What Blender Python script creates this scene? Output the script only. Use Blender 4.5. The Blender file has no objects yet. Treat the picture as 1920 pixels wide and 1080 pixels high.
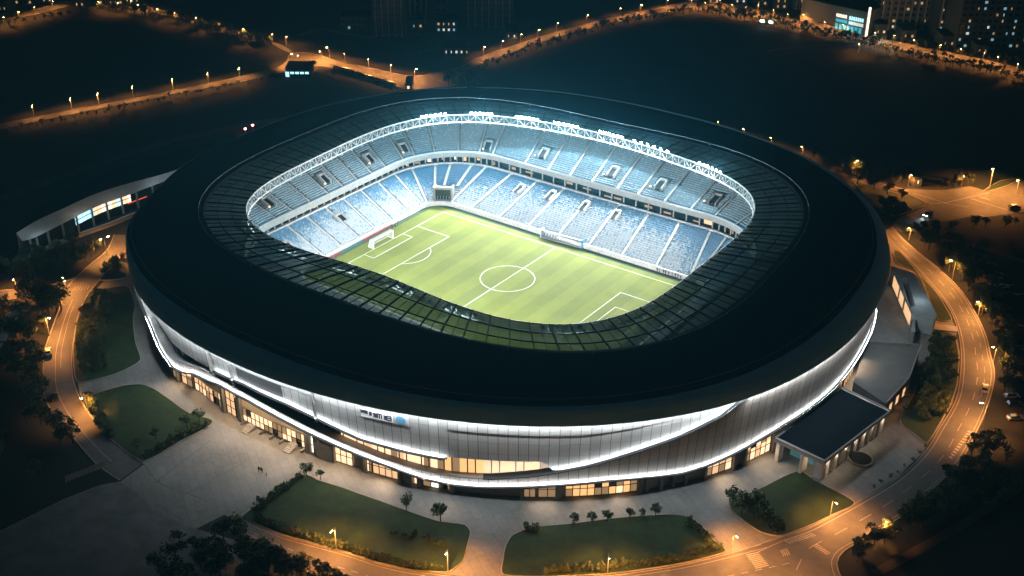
import bpy, math, random
from mathutils import Vector, Matrix
random.seed(7)
C = bpy.context.scene.collection
sc = bpy.context.scene
PI = math.pi
# ------------------------------------------------------------------ camera model
CAM = Vector((202.645338, -279.697812, 183.953829)); YAW, PITCH, ROLL, FPX = -.622558494, .497422625, .00464750825, 2194.4683
_f = Vector((math.sin(YAW)*math.cos(PITCH), math.cos(YAW)*math.cos(PITCH), -math.sin(PITCH)))
_r0 = _f.cross(Vector((0, 0, 1))).normalized(); _u0 = _r0.cross(_f)
_r = math.cos(ROLL)*_r0+math.sin(ROLL)*_u0; _u = -math.sin(ROLL)*_r0+math.cos(ROLL)*_u0
def G(px, py, z=0.):
    """survey: the point at height z seen at (px,py) of the 1920x1080 photograph"""
    d = _f+(px-960)/FPX*_r-(py-540)/FPX*_u
    t = (z-CAM.z)/d.z
    q = CAM+t*d
    return Vector((q.x, q.y, z))
def mpp(p):           # metres per photo pixel at p
    return (p-CAM).dot(_f)/FPX
def GS(pts, z=0.): return [G(a, b, z) for a, b in pts]

# ------------------------------------------------------------------ mesh helper
class MB:
    def __init__(s): s.v = []; s.f = []; s.m = []; s.uv = []
    def vert(s, p): s.v.append(tuple(p)); return len(s.v)-1
    def face(s, pts, m=0, uv=None):
        i = len(s.v); s.v += [tuple(p) for p in pts]; s.f.append(tuple(range(i, i+len(pts)))); s.m.append(m)
        s.uv += uv if uv else [(p[0], p[1]) for p in pts]
    def grid(s, rows, m=0, closed=False, uv=None):
        base = len(s.v); n = len(rows[0])
        for r in rows: s.v += [tuple(p) for p in r]
        for i in range(len(rows)-1):
            for j in range(n if closed else n-1):
                k = (j+1) % n
                s.f.append((base+i*n+j, base+i*n+k, base+(i+1)*n+k, base+(i+1)*n+j)); s.m.append(m)
                if uv:
                    j2 = j+1
                    s.uv += [uv(i, j), uv(i, j2), uv(i+1, j2), uv(i+1, j)]
                else: s.uv += [(0, 0)]*4
    def box(s, c, ax, ay, az, m=0):
        c = Vector(c); ax = Vector(ax); ay = Vector(ay); az = Vector(az)
        P = [c+sx*ax+sy*ay+sz*az for sz in (-1, 1) for sy in (-1, 1) for sx in (-1, 1)]
        i = len(s.v); s.v += [tuple(p) for p in P]
        for q in ((0, 2, 3, 1), (4, 5, 7, 6), (0, 1, 5, 4), (2, 6, 7, 3), (1, 3, 7, 5), (0, 4, 6, 2)):
            s.f.append(tuple(i+k for k in q)); s.m.append(m); s.uv += [(0, 0)]*4
    def bar(s, a, b, w, h=None, m=0, up=(0, 0, 1)):
        a = Vector(a); b = Vector(b); d = (b-a)
        if d.length < 1e-6: return
        x = d.normalized(); y = Vector(up).cross(x)
        if y.length < 1e-3: y = Vector((1, 0, 0)).cross(x)
        y.normalize(); z = x.cross(y)
        s.box((a+b)/2, d/2, y*w/2, z*(h or w)/2, m)
    def tube(s, a, b, ra, rb, n=6, m=0, cap=True):
        a = Vector(a); b = Vector(b); x = (b-a).normalized(); y = x.orthogonal().normalized(); z = x.cross(y)
        A = [a+ra*(math.cos(2*PI*k/n)*y+math.sin(2*PI*k/n)*z) for k in range(n)]
        B = [b+rb*(math.cos(2*PI*k/n)*y+math.sin(2*PI*k/n)*z) for k in range(n)]
        s.grid([A, B], m, True)
        if cap: s.face(B, m); s.face(A[::-1], m)
    def prism(s, pts, z0, z1, m=0, mt=None, bottom=False):
        n = len(pts)
        for i in range(n):
            a, b = pts[i], pts[(i+1) % n]
            s.face([(a[0], a[1], z0), (b[0], b[1], z0), (b[0], b[1], z1), (a[0], a[1], z1)], m)
        s.face([(p[0], p[1], z1) for p in pts], m if mt is None else mt)
        if bottom: s.face([(p[0], p[1], z0) for p in pts][::-1], m)
    def build(s, name, mats, parent=None, smooth=False, merge=False):
        me = bpy.data.meshes.new(name); me.from_pydata(s.v, [], s.f)
        if not isinstance(mats, (list, tuple)): mats = [mats]
        for q in mats: me.materials.append(q)
        if len(mats) > 1: me.polygons.foreach_set('material_index', s.m)
        uvl = me.uv_layers.new(name='UVMap')
        if len(s.uv) == len(me.loops): uvl.data.foreach_set('uv', [c for q in s.uv for c in q])
        if smooth: me.polygons.foreach_set('use_smooth', [True]*len(me.polygons))
        me.update()
        o = bpy.data.objects.new(name, me); C.objects.link(o)
        if parent: o.parent = parent
        return o
def tag(o, label=None, cat=None, group=None, kind=None):
    if label: o['label'] = label
    if cat: o['category'] = cat
    if group: o['group'] = group
    if kind: o['kind'] = kind
    return o
def thing(name, label, cat, loc=(0, 0, 0), rz=0, group=None):
    o = bpy.data.objects.new(name, None); C.objects.link(o); o.location = loc; o.rotation_euler = (0, 0, rz); o.empty_display_size = .5
    return tag(o, label, cat, group)
def part(name, parent, loc=(0, 0, 0)):
    o = bpy.data.objects.new(name, None); C.objects.link(o); o.parent = parent; o.location = loc; return o
def copy_tree(o, parent=None):
    c = o.copy(); C.objects.link(c); c.parent = parent
    for ch in list(o.children): copy_tree(ch, c)
    return c
ORD = ['first', 'second', 'third', 'fourth', 'fifth', 'sixth', 'seventh', 'eighth', 'ninth', 'tenth', 'eleventh', 'twelfth', 'thirteenth', 'fourteenth', 'fifteenth', 'sixteenth', 'seventeenth', 'eighteenth', 'nineteenth', 'twentieth']
def ordw(i): return ORD[i] if i < 20 else ('twenty-'+ORD[i-20] if i < 29 else 'thirtieth' if i == 29 else 'thirty-'+ORD[i-30])

# ------------------------------------------------------------------ materials
def mat(name, col, rough=.7, noise=0, scale=1., metal=0, emit=None, es=0, spec=.5, uvnode=None):
    m = bpy.data.materials.new(name); m.use_nodes = True
    nt = m.node_tree; b = nt.nodes['Principled BSDF']
    b.inputs['Base Color'].default_value = (*col, 1); b.inputs['Roughness'].default_value = rough
    b.inputs['Metallic'].default_value = metal
    b.inputs['Specular IOR Level'].default_value = spec
    if noise:
        tc = nt.nodes.new('ShaderNodeTexCoord'); no = nt.nodes.new('ShaderNodeTexNoise'); no.inputs['Scale'].default_value = scale; no.inputs['Detail'].default_value = 6
        no.inputs['Roughness'].default_value = .65
        mr = nt.nodes.new('ShaderNodeMapRange'); mr.inputs[1].default_value = .3; mr.inputs[2].default_value = .7; mr.inputs[3].default_value = 1-noise; mr.inputs[4].default_value = 1+noise
        mx = nt.nodes.new('ShaderNodeVectorMath'); mx.operation = 'SCALE'; mx.inputs[0].default_value = col
        nt.links.new(tc.outputs['Object'], no.inputs['Vector']); nt.links.new(no.outputs['Fac'], mr.inputs[0]); nt.links.new(mr.outputs[0], mx.inputs['Scale']); nt.links.new(mx.outputs[0], b.inputs['Base Color'])
    if emit: b.inputs['Emission Color'].default_value = (*emit, 1); b.inputs['Emission Strength'].default_value = es
    return m
def nmath(nt, op, a, b=None, c=None):
    n = nt.nodes.new('ShaderNodeMath'); n.operation = op
    for i, q in enumerate((a, b, c)):
        if q is None: continue
        if isinstance(q, (int, float)): n.inputs[i].default_value = q
        else: nt.links.new(q, n.inputs[i])
    return n.outputs[0]
def colmix(nt, fac, a, b):
    n = nt.nodes.new('ShaderNodeMix'); n.data_type = 'RGBA'
    for s, q in ((0, fac), (6, a), (7, b)):
        if isinstance(q, tuple): n.inputs[s].default_value = (*q, 1)
        elif isinstance(q, (int, float)): n.inputs[s].default_value = q
        else: nt.links.new(q, n.inputs[s])
    return n.outputs[2]
def noise_node(nt, scale, coord, detail=4):
    n = nt.nodes.new('ShaderNodeTexNoise'); n.inputs['Scale'].default_value = scale; n.inputs['Detail'].default_value = detail; nt.links.new(coord, n.inputs['Vector']); return n.outputs['Fac']
M = {}
M['asphalt'] = mat('asphalt', (.1, .097, .092), .75, .28, .25)
M['paint'] = mat('road_paint', (.36, .35, .32), .6, .3, 1.5)
M['kerb'] = mat('kerb_stone', (.3, .29, .27), .8, .2, .8)
M['grass'] = mat('lawn_grass', (.012, .029, .003), .9, .65, .3)
M['ground'] = mat('dark_ground', (.007, .009, .007), .95, .5, .06)
M['concrete'] = mat('concrete', (.36, .36, .35), .8, .15, .5)
M['step'] = mat('step_concrete', (.16, .18, .19), .8, .12, .5)
M['white'] = mat('white_paint', (.8, .8, .78), .5)
M['wallwhite'] = mat('front_wall', (.62, .58, .55), .7, .2, .6)
M['steel'] = mat('truss_steel', (.78, .8, .8), .5)
M['ledge'] = mat('ledge_dark', (.025, .025, .025), .8, spec=.1)
M['railgrey'] = mat('rail_grey', (.22, .23, .23), .6)
M['roof'] = mat('roof_metal', (.006, .009, .013), .75, .18, .12, 0, spec=.03)
M['lip'] = mat('roof_lip_metal', (.24, .47, .58), .65, .06, .2, 0, spec=.15)
M['darkmetal'] = mat('dark_metal', (.009, .011, .012), .8, .1, 1, 0, spec=.05)
M['seatblue'] = mat('seat_blue', (.07, .19, .31), .5)
M['seatmid'] = mat('seat_mid_blue', (.15, .28, .39), .5)
M['seatpale'] = mat('seat_pale_blue', (.29, .39, .46), .5)
M['seatwhite'] = mat('seat_white', (.46, .5, .54), .5)
M['seatgrey'] = mat('seat_slate', (.17, .245, .285), .55)
M['seatgrey2'] = mat('seat_pale', (.24, .325, .365), .55)
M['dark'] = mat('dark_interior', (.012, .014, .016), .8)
M['greywall'] = mat('grey_wall', (.26, .25, .235), .7, .12, .5)
M['glassdark'] = mat('dark_glass', (.012, .02, .024), .12, spec=.6)
M['warmwin'] = mat('warm_window', (.3, .22, .14), .5, emit=(1., .58, .3), es=1.1)
M['warmwin2'] = mat('warm_window_bright', (.3, .22, .14), .5, emit=(1., .64, .38), es=1.7)
M['goldwin'] = mat('gold_window', (.3, .2, .1), .5, emit=(1., .52, .2), es=1.3)
M['coolwin'] = mat('cool_window', (.3, .34, .36), .5, emit=(.45, .85, 1.), es=1.8)
M['whitewin'] = mat('white_window', (.4, .4, .38), .5, emit=(1., .85, .65), es=1.9)
M['dimwin'] = mat('dim_window', (.2, .16, .1), .5, emit=(1., .6, .3), es=.35)
M['led'] = mat('led_strip', (.8, .8, .8), .5, emit=(.88, .95, 1.), es=55)
M['led2'] = mat('led_strip_lower', (.8, .8, .8), .5, emit=(.88, .95, 1.), es=60)
M['ledeave'] = mat('led_strip_eave', (.8, .8, .8), .5, emit=(.88, .95, 1.), es=125)
M['flood'] = mat('floodlight_lens', (.9, .9, .9), .3, emit=(.86, .95, 1.), es=700)
M['sodium'] = mat('sodium_lens', (.9, .7, .4), .3, emit=(1., .5, .16), es=220)
M['bark'] = mat('bark', (.06, .045, .03), .9, .3, 2)
M['pole'] = mat('lamp_pole', (.3, .3, .29), .5, 0, 1, .3)
M['netting'] = mat('goal_net', (.7, .72, .72), .6)
M['red'] = mat('red_board', (.28, .06, .05), .5)
M['teal'] = mat('teal_board', (.07, .17, .17), .5)
M['bluebox'] = mat('blue_panel', (.1, .35, .6), .4)
M['tyre'] = mat('tyre', (.015, .015, .015), .8)
M['redlamp'] = mat('red_lamp', (.8, .1, .1), .4, emit=(1., .18, .2), es=60)
M['headlamp'] = mat('head_lamp', (.9, .9, .9), .3, emit=(.9, .95, 1.), es=60)
M['taillamp'] = mat('tail_lamp', (.5, .02, .02), .3, emit=(1., .05, .03), es=2)
for k, c in {'car_dark': (.02, .022, .025), 'car_silver': (.45, .46, .47), 'car_white': (.7, .7, .69), 'car_red': (.3, .03, .03), 'car_blue': (.03, .06, .16)}.items():
    M[k] = mat(k, c, .3, 0, 1, .3)
LEAF = [mat('leaf_dark', (.032, .052, .018), .8), mat('leaf_mid', (.055, .085, .027), .8), mat('leaf_light', (.1, .12, .04), .8)]

# pitch
def pitch_mat():
    m = mat('pitch_turf', (.1, .14, .03), .85); nt = m.node_tree; b = nt.nodes['Principled BSDF']
    tc = nt.nodes.new('ShaderNodeTexCoord'); sp = nt.nodes.new('ShaderNodeSeparateXYZ'); nt.links.new(tc.outputs['Object'], sp.inputs[0])
    s1 = nmath(nt, 'SINE', nmath(nt, 'MULTIPLY', sp.outputs['X'], PI/5.1))
    s1 = nmath(nt, 'MULTIPLY_ADD', s1, 3., .5); n = nt.nodes.new('ShaderNodeClamp'); nt.links.new(s1, n.inputs[0])
    s2 = nmath(nt, 'SINE', nmath(nt, 'MULTIPLY', sp.outputs['Y'], PI/9.5)); s2 = nmath(nt, 'MULTIPLY_ADD', s2, 2., .5); n2 = nt.nodes.new('ShaderNodeClamp'); nt.links.new(s2, n2.inputs[0])
    st = nmath(nt, 'MULTIPLY_ADD', n2.outputs[0], .22, nmath(nt, 'MULTIPLY', n.outputs[0], .78))
    nz = noise_node(nt, .12, tc.outputs['Object'], 6); nz2 = noise_node(nt, 2.5, tc.outputs['Object'], 3)
    c = colmix(nt, st, (.136, .156, .009), (.172, .192, .016))
    v = nmath(nt, 'MULTIPLY_ADD', nz, .5, nmath(nt, 'MULTIPLY_ADD', nz2, .35, .58))
    vm = nt.nodes.new('ShaderNodeVectorMath'); vm.operation = 'SCALE'; nt.links.new(c, vm.inputs[0]); nt.links.new(v, vm.inputs['Scale'])
    nt.links.new(vm.outputs[0], b.inputs['Base Color']); return m
M['pitch'] = pitch_mat()
M['track'] = mat('turf_surround', (.05, .085, .04), .9, .2, .4)
# plaza paving
def plaza_mat():
    m = mat('plaza_paving', (.25, .24, .22), .7); nt = m.node_tree; b = nt.nodes['Principled BSDF']
    tc = nt.nodes.new('ShaderNodeTexCoord'); mp = nt.nodes.new('ShaderNodeMapping'); mp.inputs['Rotation'].default_value = (0, 0, .55); nt.links.new(tc.outputs['Object'], mp.inputs[0])
    br = nt.nodes.new('ShaderNodeTexBrick'); nt.links.new(mp.outputs[0], br.inputs['Vector'])
    br.inputs['Color1'].default_value = (.18, .178, .172, 1); br.inputs['Color2'].default_value = (.212, .209, .202, 1); br.inputs['Mortar'].default_value = (.125, .125, .12, 1)
    br.inputs['Scale'].default_value = .22; br.inputs['Mortar Size'].default_value = .012; br.inputs['Brick Width'].default_value = 1.4; br.inputs['Row Height'].default_value = .5
    nz = noise_node(nt, .06, tc.outputs['Object'], 8); nz2 = noise_node(nt, .8, tc.outputs['Object'], 4)
    v = nmath(nt, 'MULTIPLY_ADD', nz, 1.5, nmath(nt, 'MULTIPLY_ADD', nz2, .5, 0.))
    vm = nt.nodes.new('ShaderNodeVectorMath'); vm.operation = 'SCALE'; nt.links.new(br.outputs[0], vm.inputs[0]); nt.links.new(v, vm.inputs['Scale'])
    nt.links.new(vm.outputs[0], b.inputs['Base Color']); return m
M['plaza'] = plaza_mat()
# facade skin: vertical seams and fine ribs by UV (u = metres along the wall)
def skin_mat(name, col, seam=2.45, fine=.65):
    m = mat(name, col, .6, 0, 1, .0); nt = m.node_tree; b = nt.nodes['Principled BSDF']
    uv = nt.nodes.new('ShaderNodeUVMap'); sp = nt.nodes.new('ShaderNodeSeparateXYZ'); nt.links.new(uv.outputs[0], sp.inputs[0])
    fr = nmath(nt, 'FRACT', nmath(nt, 'DIVIDE', sp.outputs['X'], seam)); dm = nmath(nt, 'LESS_THAN', fr, .085)
    fr2 = nmath(nt, 'FRACT', nmath(nt, 'DIVIDE', sp.outputs['X'], fine)); d2 = nmath(nt, 'LESS_THAN', fr2, .4)
    fl = nmath(nt, 'FLOOR', nmath(nt, 'DIVIDE', sp.outputs['X'], seam)); wn = nt.nodes.new('ShaderNodeTexWhiteNoise'); wn.noise_dimensions = '1D'; nt.links.new(fl, wn.inputs['W'])
    fy = nmath(nt, 'FRACT', nmath(nt, 'DIVIDE', sp.outputs['Y'], 3.4)); dy = nmath(nt, 'LESS_THAN', fy, .035)
    v = nmath(nt, 'MULTIPLY_ADD', wn.outputs[0], .22, .87); v = nmath(nt, 'SUBTRACT', v, nmath(nt, 'MULTIPLY', d2, .1))
    v = nmath(nt, 'MULTIPLY', v, nmath(nt, 'SUBTRACT', 1., nmath(nt, 'MULTIPLY', dm, .62))); v = nmath(nt, 'MULTIPLY', v, nmath(nt, 'SUBTRACT', 1., nmath(nt, 'MULTIPLY', dy, .4)))
    vm = nt.nodes.new('ShaderNodeVectorMath'); vm.operation = 'SCALE'; vm.inputs[0].default_value = col; nt.links.new(v, vm.inputs['Scale']); nt.links.new(vm.outputs[0], b.inputs['Base Color'])
    return m
M['skin'] = skin_mat('facade_mesh_panel', (.56, .55, .53))
M['skinB'] = skin_mat('facade_mesh_panel_lower', (.58, .53, .475))
# translucent inner roof
def glaze_mat():
    m = bpy.data.materials.new('roof_polycarbonate'); m.use_nodes = True; nt = m.node_tree; nt.nodes.remove(nt.nodes['Principled BSDF']); out = nt.nodes['Material Output']
    tr = nt.nodes.new('ShaderNodeBsdfTransparent'); tr.inputs[0].default_value = (.13, .17, .16, 1)
    df = nt.nodes.new('ShaderNodeBsdfDiffuse'); tl = nt.nodes.new('ShaderNodeBsdfTranslucent'); gl = nt.nodes.new('ShaderNodeBsdfGlossy')
    tc = nt.nodes.new('ShaderNodeTexCoord'); nz = noise_node(nt, .22, tc.outputs['Object'], 7)
    df.inputs[0].default_value = (.06, .085, .09, 1)
    c = colmix(nt, nz, (.05, .085, .09), (.17, .26, .27)); nt.links.new(c, tl.inputs[0])
    gl.inputs[0].default_value = (.3, .35, .36, 1); gl.inputs['Roughness'].default_value = .3
    def mix(f, a, b):
        n = nt.nodes.new('ShaderNodeMixShader'); n.inputs[0].default_value = f; nt.links.new(a, n.inputs[1]); nt.links.new(b, n.inputs[2]); return n.outputs[0]
    a = mix(.5, df.outputs[0], tl.outputs[0]); b = mix(.12, a, gl.outputs[0]); nt.links.new(mix(.46, b, tr.outputs[0]), out.inputs[0])
    return m
M['glaze'] = glaze_mat()
def net_mat():
    m = bpy.data.materials.new('goal_netting'); m.use_nodes = True; nt = m.node_tree; b = nt.nodes['Principled BSDF']; b.inputs['Base Color'].default_value = (.75, .76, .76, 1); b.inputs['Alpha'].default_value = .35
    return m
M['net'] = net_mat()

# ================================================================== STADIUM
stadium = thing('stadium', 'large oval football stadium with dark ring roof and bright facade', 'stadium')
def outline(abn, co):
    a, b, n = abn; K = (len(co)-1)//2
    def r(t):
        rb = (abs(math.cos(t)/a)**n+abs(math.sin(t)/b)**n)**(-1/n)
        return rb*(1+co[0]+sum(co[2*k-1]*math.cos(k*t)+co[2*k]*math.sin(k*t) for k in range(1, K+1)))
    return r
r_eave = outline((122, 116.5, 2.1), [0.0019, -0.0114, 0.0129, 0.0031, -0.0115, 0.0021, 0.0064, -0.0032, -0.0075])
r_s1 = outline((115.2, 107.8, 2.29), [0.0065, -0.0072, -0.0136, -0.0047, -0.0022, 0.0008, -0.0018, 0.0001, 0.0001])
r_s2 = outline((89.7, 80.3, 2.88), [-0.0051, 0.024, -0.064, 0.0085, -0.0001, 0.0019, 0.0091, -0.0044, -0.0108])
r_rg = outline((73.7, 65.6, 3.52), [0.0003, -0.0137, -0.0008, 0.0003, -0.0017, -0.0017, -0.0154, 0.001, -0.0025, -0.003, 0.0151, 0.0007, -0.0021])
_ctl = [(-30, 0), (-10, .5), (10, 1.2), (30, 1.9), (50, 4.4), (70, 6.5), (90, 7.4), (110, 7.9), (130, 8.1), (150, 7.5), (170, 6.5), (190, 6.2), (210, 5.2), (230, .8), (250, .1), (262, 0)]
def far_trim(t):      # the far rim lies a little further in than the near one
    d = math.degrees(t); d = (d+60) % 360-60
    for (a, x), (b, y) in zip(_ctl, _ctl[1:]):
        if a <= d <= b: f = (d-a)/(b-a); return x+(y-x)*f*f*(3-2*f)
    return 0.
_re0, _rs0 = r_eave, r_s1
r_eave = lambda t: _re0(t)-far_trim(t)
r_s1 = lambda t: _rs0(t)-far_trim(t)
def pol(t, r, z): return (r*math.cos(t), r*math.sin(t), z)
N = 360; TH = [2*PI*i/N for i in range(N)]
def ringmesh(fs, m=0, flip=False):
    """fs: list of (r(t), z) profile points"""
    mb = MB(); rows = [[pol(t, r(t), z if isinstance(z, (int, float)) else z(t)) for t in TH] for r, z in fs]
    mb.grid(rows[::-1] if flip else rows, m, True); return mb
def lerpf(a, b, f): return lambda t: a(t)+(b(t)-a(t))*f
off = lambda f, d: (lambda t: f(t)+d)
roof = ringmesh([(off(r_s2, -.6), 30.4), (off(r_s2, -.6), 31.5), (off(r_s2, .6), 31.55), (lerpf(r_s2, r_s1, .3), 31.4), (lerpf(r_s2, r_s1, .7), 30.7), (off(r_s1, -.9), 29.5), (off(r_s1, -.9), 29.75), (r_s1, 29.7), (r_s1, 28.9), (off(r_s1, .9), 28.85)]).build('roof_deck', M['roof'], stadium)
rows = [(off(r_s1, .9), 28.85)]
for k in range(1, 8):
    a = k/7*PI/2
    rows.append((lerpf(off(r_s1, .9), r_eave, math.sin(a)*.96+.04*k/7), 28.85-(1-math.cos(a))*4.55))
rows += [(r_eave, 24.), (off(r_eave, -2.2), 23.9)]
ringmesh(rows).build('roof_lip', M['lip'], stadium, smooth=True)
mb = MB()
for i in range(N):      # thin safety rail along the gutter line and over the glazing edge
    t0, t1 = TH[i], TH[(i+1) % N]
    mb.bar(pol(t0, r_s1(t0)-.45, 30.1), pol(t1, r_s1(t1)-.45, 30.1), .12, .12)
mb.build('gutter_rail', M['railgrey'], stadium)
mb = MB()
for i in range(N):
    t0, t1 = TH[i], TH[(i+1) % N]
    mb.bar(pol(t0, r_s2(t0)+.9, 32.2), pol(t1, r_s2(t1)+.9, 32.2), .1, .1)
    if i % 6 == 0: mb.bar(pol(t0, r_s2(t0)+.9, 31.2), pol(t0, r_s2(t0)+.9, 32.2), .1, .1)
mb.build('safety_rail', M['railgrey'], stadium)
# glazing ring, ribs, purlins
ringmesh([(off(r_rg, .3), 29.0), (lerpf(r_rg, r_s2, .5), 30.0), (off(r_s2, -.5), 30.5)]).build('roof_glazing', M['glaze'], stadium, smooth=True)
NR = 88
def arc_angles(rf, n, t0=0., t1=2*PI, M_=1440):
    ts = [t0+(t1-t0)*i/M_ for i in range(M_+1)]; ac = [0.]
    for i in range(M_):
        a, b = pol(ts[i], rf(ts[i]), 0), pol(ts[i+1], rf(ts[i+1]), 0); ac.append(ac[-1]+math.dist(a, b))
    out = []; j = 0
    for k in range(n):
        g = ac[-1]*k/n
        while ac[j+1] < g: j += 1
        f = (g-ac[j])/(ac[j+1]-ac[j]+1e-9); out.append(ts[j]+(ts[j+1]-ts[j])*f)
    return out
RA = arc_angles(lerpf(r_rg, r_s2, .5), NR)
for t in RA:
    mb = MB()
    # ribs run from the truss to the matching arc position on the roof edge
    for f0, f1 in ((0, .5), (.5, 1)):
        z = lambda f: 29.15+1.45*f-.45*(f*(f-1))
        mb.bar(pol(t, r_rg(t)+(r_s2(t)-r_rg(t))*f0, z(f0)), pol(t, r_rg(t)+(r_s2(t)-r_rg(t))*f1, z(f1)), .34, .55)
    mb.build('roof_rib', M['darkmetal'], stadium)
for f in (.33, .66, .93):
    mb = MB(); rf = lerpf(r_rg, r_s2, f)
    for i in range(N): mb.bar(pol(TH[i], rf(TH[i]), 29.3+1.5*f), pol(TH[(i+1) % N], rf(TH[(i+1) % N]), 29.3+1.5*f), .16, .3)
    mb.build('roof_purlin', M['darkmetal'], stadium)
for i, t in enumerate(RA):
    t2 = RA[(i+1) % NR]+(2*PI if i == NR-1 else 0); tt = (t+t2)/2
    mb = MB(); mb.bar(pol(tt, r_rg(tt), 29.2), pol(tt, r_s2(tt), 30.7), .1, .16); mb.build('glazing_bar', M['darkmetal'], stadium)
# ring truss
truss = part('ring_truss', stadium)
def ringtube(rf, z, w, name, m, par):
    mb = MB(); n = 6
    rows = []
    for k in range(n):
        a = 2*PI*k/n; rows.append([pol(t, rf(t)+w*math.cos(a), z+w*math.sin(a)) for t in TH])
    rows.append(rows[0]); mb.grid(rows, 0, True); return mb.build(name, m, par, smooth=True)
ringtube(r_rg, 29.1, .26, 'top_chord', M['steel'], truss)
ringtube(off(r_rg, -.2), 26.2, .3, 'bottom_chord', M['steel'], truss)
ringtube(off(r_rg, 2.4), 28.6, .2, 'back_chord', M['steel'], truss)
mb = MB(); WA = arc_angles(r_rg, 176)
for i, t in enumerate(WA):
    t2 = WA[(i+1) % 176]; top = pol(t, r_rg(t), 29.1); bot = pol(t, r_rg(t)-.2, 26.2); top2 = pol(t2, r_rg(t2), 29.1); bot2 = pol(t2, r_rg(t2)-.2, 26.2)
    bk = pol(t, r_rg(t)+2.4, 28.6)
    mb.bar(top, bot, .16); mb.bar(*((bot, top2) if i % 2 else (top, bot2)), .14); mb.bar(bot, bk, .14); mb.bar(top, bk, .1)
    if i % 2 == 0: mb.bar(bot, (bot[0], bot[1], 25.2), .16)
mb.build('web_brace', M['steel'], truss)
# floodlight banks (far side as surveyed, near side mirrored)
FL = [(150.4, 142.6), (136.7, 130.), (123.9, 116.5), (112.3, 103.3), (96.6, 87.1), (84.5, 69.8), (60.3, 51.6)]
FLN = [(-138, -130), (-120, -112), (-104, -95), (-86, -77), (-68, -60), (-48, -40)]
def light(name, typ, parent, loc, energy, col, rad=.3, **k):
    L = bpy.data.lights.new(name, typ); L.energy = energy; L.color = col; L.shadow_soft_size = rad
    for a, b in k.items(): setattr(L, a, b)
    o = bpy.data.objects.new(name, L); C.objects.link(o); o.parent = parent; o.location = loc; return o
def aim(o, src, dst):
    o.rotation_euler = (Vector(dst)-Vector(src)).to_track_quat('-Z', 'Y').to_euler()
FLOODW = 1.0e5
for side, lst in ((1, FL), (-1, FLN)):
    for a0, a1 in lst:
        bank = part('floodlight_bank', stadium)
        n = 6
        t = math.radians((a0+a1)/2); rr = r_rg(t)
        fr = MB()
        A_, B_ = math.radians(a0), math.radians(a1)
        hz_ = 1.9 if side < 0 else 0
        for zz in (29.75-hz_, 30.3-hz_): fr.bar(pol(A_, r_rg(A_)-.1, zz), pol(B_, r_rg(B_)-.1, zz), .12)
        fr.build('mounting_frame', M['darkmetal'], bank)
        for k in range(n):
            tt = A_+(B_-A_)*(k+.5)/n; P0 = Vector(pol(tt, r_rg(tt)-.25, 29.75+.0)); inn = Vector((-math.cos(tt), -math.sin(tt), -.62)).normalized()
            P0.z = 29.95-(1.9 if side < 0 else 0)
            x = Vector((-math.sin(tt), math.cos(tt), 0)); y = inn.cross(x)
            mb = MB(); mb.box(P0, x*.48, y*.52, inn*.12, 0); c = P0+inn*.125
            mb.face([c-x*.42-y*.46, c+x*.42-y*.46, c+x*.42+y*.46, c-x*.42+y*.46], 1)
            mb.build('floodlight', [M['darkmetal'], M['flood']], bank)
        src = Vector(pol(t, rr-1.0, 29.6 if side > 0 else 27.6)); x0 = src.x*.35; y0 = -4+(src.y+4)*-.25
        lo = light('flood_beam', 'SPOT', bank, src, FLOODW*(.45 if a0 < -150 else 1), (.94, .98, 1.), .8, spot_size=math.radians(118), spot_blend=.6); aim(lo, src, (x0, y0, 0))
        if side == 1: light('flood_glow_fill', 'POINT', bank, Vector(pol(t, rr-1.0, 34.0)), 14000, (.34, .8, 1.), .5)  # unseen point light added above each far bank for a teal glow
# ------------------------------------------------------------------ facade
def table(tb):
    def f(d):
        d = ((d+180) % 360)-180
        for (a, za), (b, zb) in zip(tb, tb[1:]):
            if a <= d <= b:
                q = (d-a)/(b-a); q = q*q*(3-2*q) if abs(zb-za) > 3 else q
                return za+(zb-za)*q
        return tb[0][1] if d < tb[0][0] else tb[-1][1]
    return f
zC3 = table([(-180, 9), (-150, 12), (-128, 18), (-120, 17.6), (-116.3, 15.), (-113, 8.2), (-109.5, 6.2), (-106, 8.), (-102.4, 11.), (-96, 12.9), (-90.5, 12.4), (-84.8, 10.7), (-79.7, 9.), (-73.2, 6.8), (-68.6, 5.1), (-64.5, 3.4), (-60.5, 2.8), (-57, 3.1), (-52.6, 4.), (-47.3, 4.9), (-42, 5.5), (-37.6, 5.1), (-32.5, 4.2), (-28.9, 4.7), (-25.2, 5.9), (-21.1, 7.3), (-17, 8.2), (-5, 8.4), (6, 9), (20, 9), (180, 9)])
zC2 = table([(-180, 11), (-150, 14), (-128, 19.2), (-120, 18.6), (-115.5, 17.2), (-113, 12.4), (-110.5, 9.), (-107.5, 10.3), (-103, 13.), (-100, 14.6), (-95.5, 15.), (-90.3, 14.2), (-84.6, 12.7), (-79.5, 10.8), (-74.6, 9.), (-70.1, 7.4), (-67.1, 6.6), (-64.1, 5.9), (-61, 5.5), (-56.3, 6.), (-50.5, 7.9), (-44.3, 10.6), (-40.2, 13.), (-36, 15.3), (-33.4, 16.6), (-29, 19.6), (-25.8, 22.8), (-24.6, 23.85), (180, 23.85)])
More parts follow.
